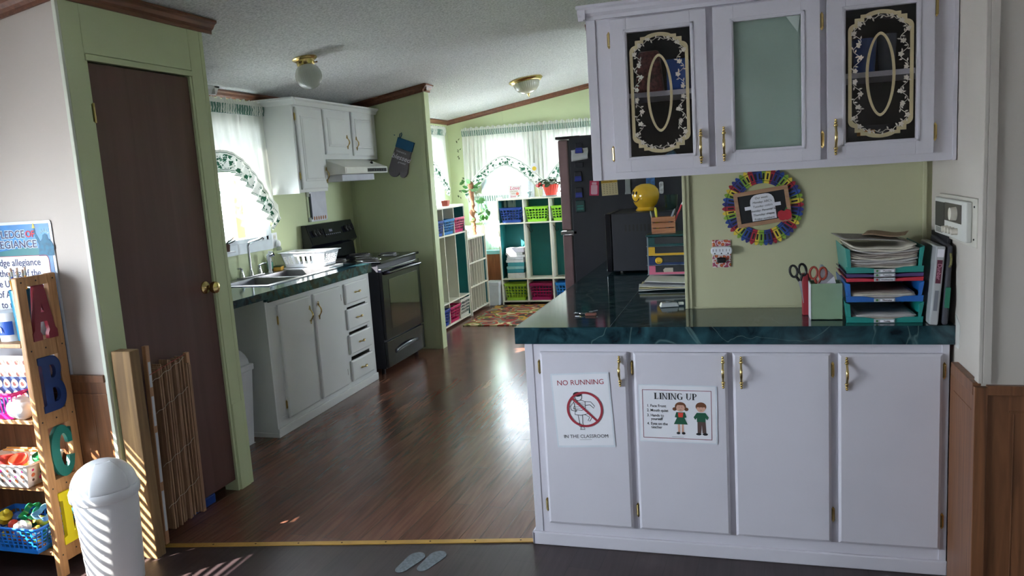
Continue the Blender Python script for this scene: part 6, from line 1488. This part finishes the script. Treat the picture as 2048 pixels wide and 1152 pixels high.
# keys, plug
ky = thing('key_bunch', 'small bunch of keys on a brown fob on the marble counter', 'keys', (-.64, 3.155, ZC))
mb = MB().tube([(.012*math.cos(a), .012*math.sin(a), .006) for a in [k*PI/8 for k in range(16)]], .0015, 6, closed=True); mb.build('key_ring', CHROME, ky, smooth=True)
for k, a in enumerate((2.9, 3.5, .6)):
    T = UPW(0, 0, .003+.003*k, a) @ Matrix.Rotation(-.08, 4, 'Y')
    shape([circ(.022, 0, .009, n=14)+[], circ(.018, 0, .003, n=8)], T, STEEL if k else BRASS, ky, 'key', .0012); MB().box(.029, .052, -.0035, .0035, -.0012, .0012, T=T).build('key', STEEL, ky)
MB().box(.0, .045, -.028, -.004, .0, .010).build('leather_fob', mat('fob_brown', (120, 72, 60), .6), ky, bevel=.003)
cp_ = thing('plastic_clip', 'clear plastic plug-in holder lying on the marble counter', 'clip', (-.312, 3.325, ZC+.001), .25)
MB().taper(-.04, .04, -.022, .022, 0, .018, .008, .005).build('clip_body', mat('clear_white', (206, 212, 216), .12, trans=.35), cp_, bevel=.003); MB().cyl((0, 0, .016), (0, 0, .024), .012).build('round_cap', mat('clear_grey', (120, 128, 130), .15, trans=.3), cp_, bevel=.001); MB().box(.04, .062, -.008, .008, .004, .016).build('tab', WPL, cp_, bevel=.002)
# wall outlet with floral plate
ot = thing('floral_outlet', 'floral outlet cover with a white three-way adapter on the green wall', 'outlet', (-.0875, 3.28, 1.145))
MB().box(-.037, .037, -.006, 0, -.057, .057).build('cover_plate', floral('floral_plate'), ot, bevel=.003)
ad = MB().prism(rrect(-.042, .042, -.002, .032, .014), -.032, -.006, 'xz').build('adapter', WPL, ot, bevel=.004)
mb = MB()
for cx_ in (-.026, 0, .026):
    mb.box(cx_-.007, cx_-.0052, -.0326, -.032, .012, .022); mb.box(cx_+.0052, cx_+.007, -.0326, -.032, .012, .022); mb.cyl((cx_, -.0326, .004), (cx_, -.032, .004), .0028, seg=10)
mb.build('socket_slots', BLK, ad)
MB().box(-.02, .016, -.018, -.006, -.037, -.015).build('black_plug', BLK, ot, bevel=.004)
# crayon wreath
wr = thing('crayon_wreath', 'round wreath of paper crayons with a slate note board in its middle', 'wreath', (.075, 3.276, 1.3295))
CRC = [('green', (122, 160, 50)), ('yellow', (214, 190, 60)), ('red', (156, 26, 46)), ('navy', (34, 40, 110)), ('blue', (28, 66, 140))]
MB().prism(circ(0, 0, .118, n=40), -.003, 0, 'xz').build('ring_backing', mat('backing_card', (170, 170, 130), .8), wr)
wr.children[-1].data  # card disc
meshes = {}
for k in range(50):
    a = 2*PI*k/50+.05; nm, c = CRC[k % 5]
    if nm not in meshes:
        mb = MB(); w_ = .0094; l_ = .062
        mb.prism([(-w_, 0), (w_, 0), (w_, l_*.84), (w_*.82, l_*.86), (w_*.36, l_*.98), (w_*.2, l_), (-w_*.2, l_), (-w_*.36, l_*.98), (-w_*.82, l_*.86), (-w_, l_*.84)], -.0015, .0005, 'xy')
        mb.prism(rrect(-w_*.35, w_*.35, .016, .040, .002), .0005, .0008, 'xy', 1)
        for z_ in (.009, .047): mb.box(-w_, w_, z_, z_+.0018, .0005, .0008, 1)
        ob = mb.build('crayon', [mat('crayon_'+nm, c, .5), INK], wr); meshes[nm] = ob.data
    else:
        ob = bpy.data.objects.new('crayon', meshes[nm]); COL.objects.link(ob); ob.parent = wr
    ob.matrix_local = FRONT(.094*math.sin(a), -.006-.0015*(k % 2), .094*math.cos(a)) @ Matrix.Rotation(-a, 4, 'Z')
    ob['label'] = nm+' crayon'
TW = FRONT(0, -.011, .0, -.125)
shape([rrect(-.104, .104, -.070, .070, .006), rect(-.090, .090, -.056, .056)], TW, wood('slate_frame_wood', (150, 112, 84), (180, 140, 108), .5, 'X', 6), wr, 'slate_frame', .0035, bevel=.0008)
shape([rect(-.091, .091, -.057, .057)], TW, mat('slate_black', (18, 18, 22), .7), wr, 'slate', .001)
shape([rrect(-.045, .048, -.052, .052, .03)[:5]+rrect(-.045, .048, -.052, .052, .03)[5:10]+[(-.045, -.052), (.048, -.052)]], TW @ Matrix.Translation((0, 0, .002)), PAPER, wr, 'note_card', .0004)
shape([rect(-.068, .070, -.004, .010)], TW @ Matrix.Translation((0, 0, .0022)), PAPER, wr, 'note_strip', .0004)
for i, s_ in enumerate(('Our week:', "Monday: ABC's", 'Tuesday: colors', 'Wednesday: Personal Safety', 'Thursday: shapes', 'Friday: numbers')):
    text(s_, .0118, TW @ Matrix.Translation((.001, .038-i*.0168, .0028)), INK, wr, shear=.15)
ap = shape([[(0, .014), (.010, .020), (.022, .015), (.026, 0), (.020, -.016), (.008, -.021), (0, -.018), (-.008, -.021), (-.020, -.016), (-.026, 0), (-.022, .015), (-.010, .020)]], TW @ Matrix.Translation((.078, -.045, .006)), mat('apple_red', (170, 30, 44), .5), wr, 'apple', .002, bevel=.001)
shape([[(0, .016), (.010, .030), (.014, .026), (.003, .015)]], TW @ Matrix.Translation((.078, -.045, .008)), LEAF, wr, 'apple_leaf', .0006)
MB().cyl((-.002, -.012, .112), (-.002, 0, .112), .004, seg=10).build('push_pin', BLK, wr)
# stacked letter trays
random.seed(12)
TX0, TX1, TY0, TY1 = .344, .598, 2.952, 3.245
trays = [(0, .073, (20, 130, 122), 'teal', 'Friday', 'bottom'), (.075, .071, (22, 92, 168), 'blue', 'Thursday', 'second from bottom'), (.148, .014, (178, 34, 52), 'red', 'Wednesday', 'thin middle'), (.164, .013, (66, 44, 96), 'purple', 'Tuesday', 'thin upper'), (.179, .09, (20, 130, 122), 'teal', 'Monday', 'top')]
for z0, h, c, nm, day, pos in trays:
    t = thing('letter_tray', '%s %s letter tray tagged %s' % (pos, nm, day), 'letter tray', ((TX0+TX1)/2, (TY0+TY1)/2, ZC+z0)); m_ = mat('tray_'+nm, c, .3)
    w2, d2 = (TX1-TX0)/2, (TY1-TY0)/2
    mb = MB().box(-w2+.008, w2-.008, -d2, d2, 0, .003)
    for s_ in (-1, 1):
        mb.prism([(s_*(w2-.010), 0), (s_*(w2-.014), .002), (s_*(w2-.003), h), (s_*w2, h)], -d2, d2, 'xz')
        if h > .05: mb.prism([(s_*(w2-.012), 0), (s_*(w2-.020), .004), (s_*(w2-.016), h-.006), (s_*w2, h), (s_*(w2-.001), h-.01)], -d2-.004, -d2+.002, 'xz')
    mb.box(-w2+.01, w2-.01, d2-.004, d2, 0, max(h*.8, .01)); mb.build('tray_body', m_, t, bevel=.001)
    lip = min(.022, h); mb = MB()
    mb.prism([(-w2+.004, 0), (w2-.004, 0), (w2-.002, lip), (.5*w2, lip*.9), (.22*w2, lip*.62), (-.22*w2, lip*.62), (-.5*w2, lip*.9), (-w2+.002, lip)], -d2-.006, -d2-.001, 'xz'); mb.build('front_lip', m_, t, bevel=.001)
    MB().box(-.034, .034, -d2-.010, -d2-.006, .001, .014).build('label_holder', mat('clear_white', (206, 212, 216)), t, bevel=.001); MB().box(-.014, .030, -d2-.0106, -d2-.010, .003, .011).build('name_slip', PAPER, t)
    text(day, .0085, FRONT(.008, -d2-.0112, .0068), INK, t); MB().blob((-.024, -d2-.0102, .007), (.004, .001, .004), 5).build('sticker_icon', LEAF if nm != 'red' else REDINK, t)
PT = [mat('paper_a', (196, 190, 176), .8, var=.1, scale=40), mat('paper_b', (176, 172, 170), .8, var=.15, scale=40), mat('paper_c', (150, 140, 132), .8, var=.15, scale=40)]
def papers(n, z, step, wide, lbl, group, x0=0, curl=0, d=.28):
    for i in range(n):
        x = (TX0+TX1)/2+random.uniform(-.006, .006)+x0; w_ = wide*random.uniform(.94, 1)
        ph = random.uniform(0, 6)
        f = lambda u, v, i=i, w_=w_, ph=ph: (-w_/2+u*w_, -d/2+v*d, curl*((abs(u-.5)*2)**3)*(.3+.05*i)+.002*math.sin(u*9+ph)*(1 if curl else .3))
        o = MB().sheet(f, 14, 4).build('paper_sheet', PT[(i*2+i//3) % 3], solid=step*.7, smooth=True); o.location = (x, 3.10-.006+random.uniform(-.004, .004), z+i*step); o.rotation_euler = (0, 0, random.uniform(-.03, .03))
        pos = 'lowest' if i == 0 else 'topmost' if i == n-1 else ('second', 'third', 'fourth', 'fifth', 'sixth', 'seventh', 'eighth', 'ninth')[i-1]+' lowest'
        tag(o, pos+' sheet '+lbl, 'paper', group)
papers(4, ZC+.012, .0045, .205, 'of the pile in the bottom teal tray', 'papers in the bottom tray')
papers(6, ZC+.084, .0042, .208, 'of the pile in the blue tray', 'papers in the blue tray')
papers(10, ZC+.197, .0072, .222, 'of the thick curled pile in the top teal tray', 'papers in the top tray', curl=.018)
o = MB().sheet(lambda u, v: (-.125+u*.21, -.13+v*.25, .008*math.sin(u*3)+.015*(1-u)**3), 12, 6).build('newspaper_sheet', mat('newsprint', (160, 156, 150), .8, var=.3, scale=120), solid=.0015, smooth=True); o.location = (.455, 3.10, ZC+.283); o.rotation_euler = (0, .02, .05); tag(o, 'loose newsprint sheet sticking out over the left of the top tray', 'paper')
o = MB().sheet(lambda u, v: (-.07+u*.14, -.08+v*.16, .006*math.sin(u*5+1)), 10, 4).build('brown_flyer', mat('flyer_tan', (150, 124, 100), .8, var=.3, scale=60), solid=.0015, smooth=True); o.location = (.50, 3.11, ZC+.302); o.rotation_euler = (0, -.03, -.25); tag(o, 'tan patterned flyer lying on the very top of the tray pile', 'paper')
# pencil box with scissors
gb = thing('green_box', 'square pale green box holding scissors and paper left of the trays', 'box', (.287, 3.05, ZC)); GB = mat('box_pale_green', (136, 160, 130), .6)
mb = MB().box(-.054, .054, -.045, -.042, 0, .135).box(-.054, .054, .042, .045, 0, .135).box(-.054, -.051, -.042, .042, 0, .135).box(.051, .054, -.042, .042, 0, .135).box(-.054, .054, -.045, .045, 0, .003); mb.build('box_body', GB, gb)
MB().box(-.0555, -.0535, -.0465, .0465, 0, .134).build('lace_edge', WPL, gb)
def scissors(x, y, z, c, nm, lbl, rx, ry):
    t = thing('scissors', lbl, 'scissors', (x, y, z), rot=(rx, ry, 0))
    for s_ in (-1, 1):
        mb = MB(); mb.tube([(s_*(.016+.013*math.cos(a)), 0, .125+.022*math.sin(a)) for a in [k*PI/8 for k in range(16)]], .0045, 8, closed=True); mb.tube([(s_*.010, 0, .104), (s_*.002, 0, .085)], .005, 6); mb.build('handle', mat('scissor_'+nm, c, .35), t, smooth=True)
        MB().prism([(s_*.006, .09), (-s_*.004, .09), (-s_*.001, .0), (0, 0)], -.001*s_-.0008, -.001*s_+.0008, 'xz').build('blade', STEEL, t)
scissors(.252, 3.04, ZC+.045, (150, 60, 44), 'orange', 'orange-handled scissors in the pale green box', 0, .08)
scissors(.212, 3.06, ZC+.055, (18, 18, 20), 'black', 'black-handled scissors left of the pale green box', 0, -.15)
o = MB().add([(-.035, -.02, 0), (.04, -.02, 0), (.035, .02, 0), (-.03, .02, 0), (-.022, -.005, .10), (-.012, .004, .10), (.028, .005, .055)], [(0, 1, 6, 4), (1, 2, 6), (2, 3, 5, 6), (3, 0, 4, 5), (4, 6, 5)]).build('folded_paper', PAPER); o.location = (.29, 3.05, ZC+.10); tag(o, 'folded white paper poking out of the pale green box', 'paper')
rdh = thing('red_case', 'tall narrow red and black case behind the green box', 'case', (.222, 3.115, ZC)); MB().box(-.012, .012, -.02, .02, 0, .16).build('case_body', mat('case_red', (140, 20, 34), .4), rdh, bevel=.003); MB().box(.012, .018, -.02, .02, .03, .15).build('black_strap', BLK, rdh, bevel=.002)
# binder and folder bag
bi = thing('white_binder', 'clear-covered white binder leaning beside the letter trays', 'binder', (.604, 3.0, ZC+.001), rot=(0, .075, 0))
MB().box(0, .028, -.10, .15, 0, .272).build('cover', mat('binder_clear', (170, 172, 174), .2), bi, bevel=.005)
MB().box(.006, .022, -.1012, -.100, .145, .225).build('maroon_label', mat('label_maroon', (88, 24, 50), .5), bi); text('Dunbar', .018, FRONT(.014, -.1018, .185) @ Matrix.Rotation(-PI/2, 4, 'Z'), mat('label_pink', (190, 130, 150), .5), bi)
MB().box(.004, .024, -.1011, -.100, .235, .262).build('white_slip', PAPER, bi); MB().box(.008, .02, -.1011, -.100, .05, .12).build('grey_slip', mat('slip_grey', (110, 114, 122), .5), bi)
fb = thing('folder_bag', 'charcoal folder bag with green patch leaning in the counter corner', 'bag', (.652, 2.995, ZC+.001), rot=(0, .055, 0))
MB().prism([(-.10, 0), (.15, 0), (.16, .29), (-.09, .27)], -.009, .009, 'yz').build('bag_body', mat('bag_charcoal', (60, 60, 68), .7), fb, bevel=.006)
MB().box(-.006, .008, -.1035, -.096, .06, .13).build('green_patch', mat('patch_green', (30, 110, 84), .6), fb); MB().tube([(0, -.098, .20), (0, -.112, .21), (0, -.114, .23), (0, -.10, .245)], .004, 6).build('strap_loop', mat('strap_olive', (110, 106, 60), .6), fb, smooth=True)
o = MB().box(-.005, .005, -.12, .12, 0, .30).build('dark_folder', mat('folder_black', (24, 24, 32), .5), bevel=.002); o.location = (.675, 3.08, ZC+.001); tag(o, 'tall black folder standing against the side wall', 'folder')
# wall radio intercom
ri = thing('wall_intercom', 'white wall radio intercom with knobs above the counter corner', 'intercom', (.687, 2.875, 1.283)); T0 = Matrix.Identity(4)
TI = WEST(0, 0, 0)   # local X runs towards the viewer
MB().box(-.235, .235, -.075, .075, 0, .012, T=TI).build('wall_plate', mat('intercom_ivory', (196, 192, 180), .5), ri, bevel=.003)
MB().box(-.215, .19, -.062, .064, .012, .030, T=TI).build('housing', mat('intercom_white', (206, 206, 200), .4), ri, bevel=.004)
MB().box(-.20, -.075, -.035, .050, .030, .0315, T=TI).build('speaker_panel', mat('speaker_dark', (56, 54, 52), .5), ri); MB().box(-.07, .14, -.008, .052, .030, .0315, T=TI).build('dial_panel', mat('dial_dark', (66, 60, 56), .4), ri)
kb = MB().lathe([(.022, 0), (.020, .018), (0, .020)], T=TI @ Matrix.Translation((.075, .022, .0315)), seg=24); kb.build('tuning_knob', mat('knob_ivory', (206, 200, 186), .4), ri, smooth=True)
for k in range(4): MB().lathe([(.011, 0), (.010, .018), (0, .019)], T=TI @ Matrix.Translation((-.03+k*.040, -.035, .030)), seg=16).build('knob', mat('knob_ivory', (206, 200, 186)), ri, smooth=True)
mb = MB()
for k in range(6): mb.box(-.19, -.10, -.040-k*.003, -.0388-k*.003, .030, .0308, T=TI)
mb.build('cassette_slot', BLK, ri)
for yy in (-.05, .05): MB().cyl((0, 0, .012), (0, 0, .0145), .003, seg=8, T=TI @ Matrix.Translation((.212, yy, 0))).build('screw', BLK, ri)
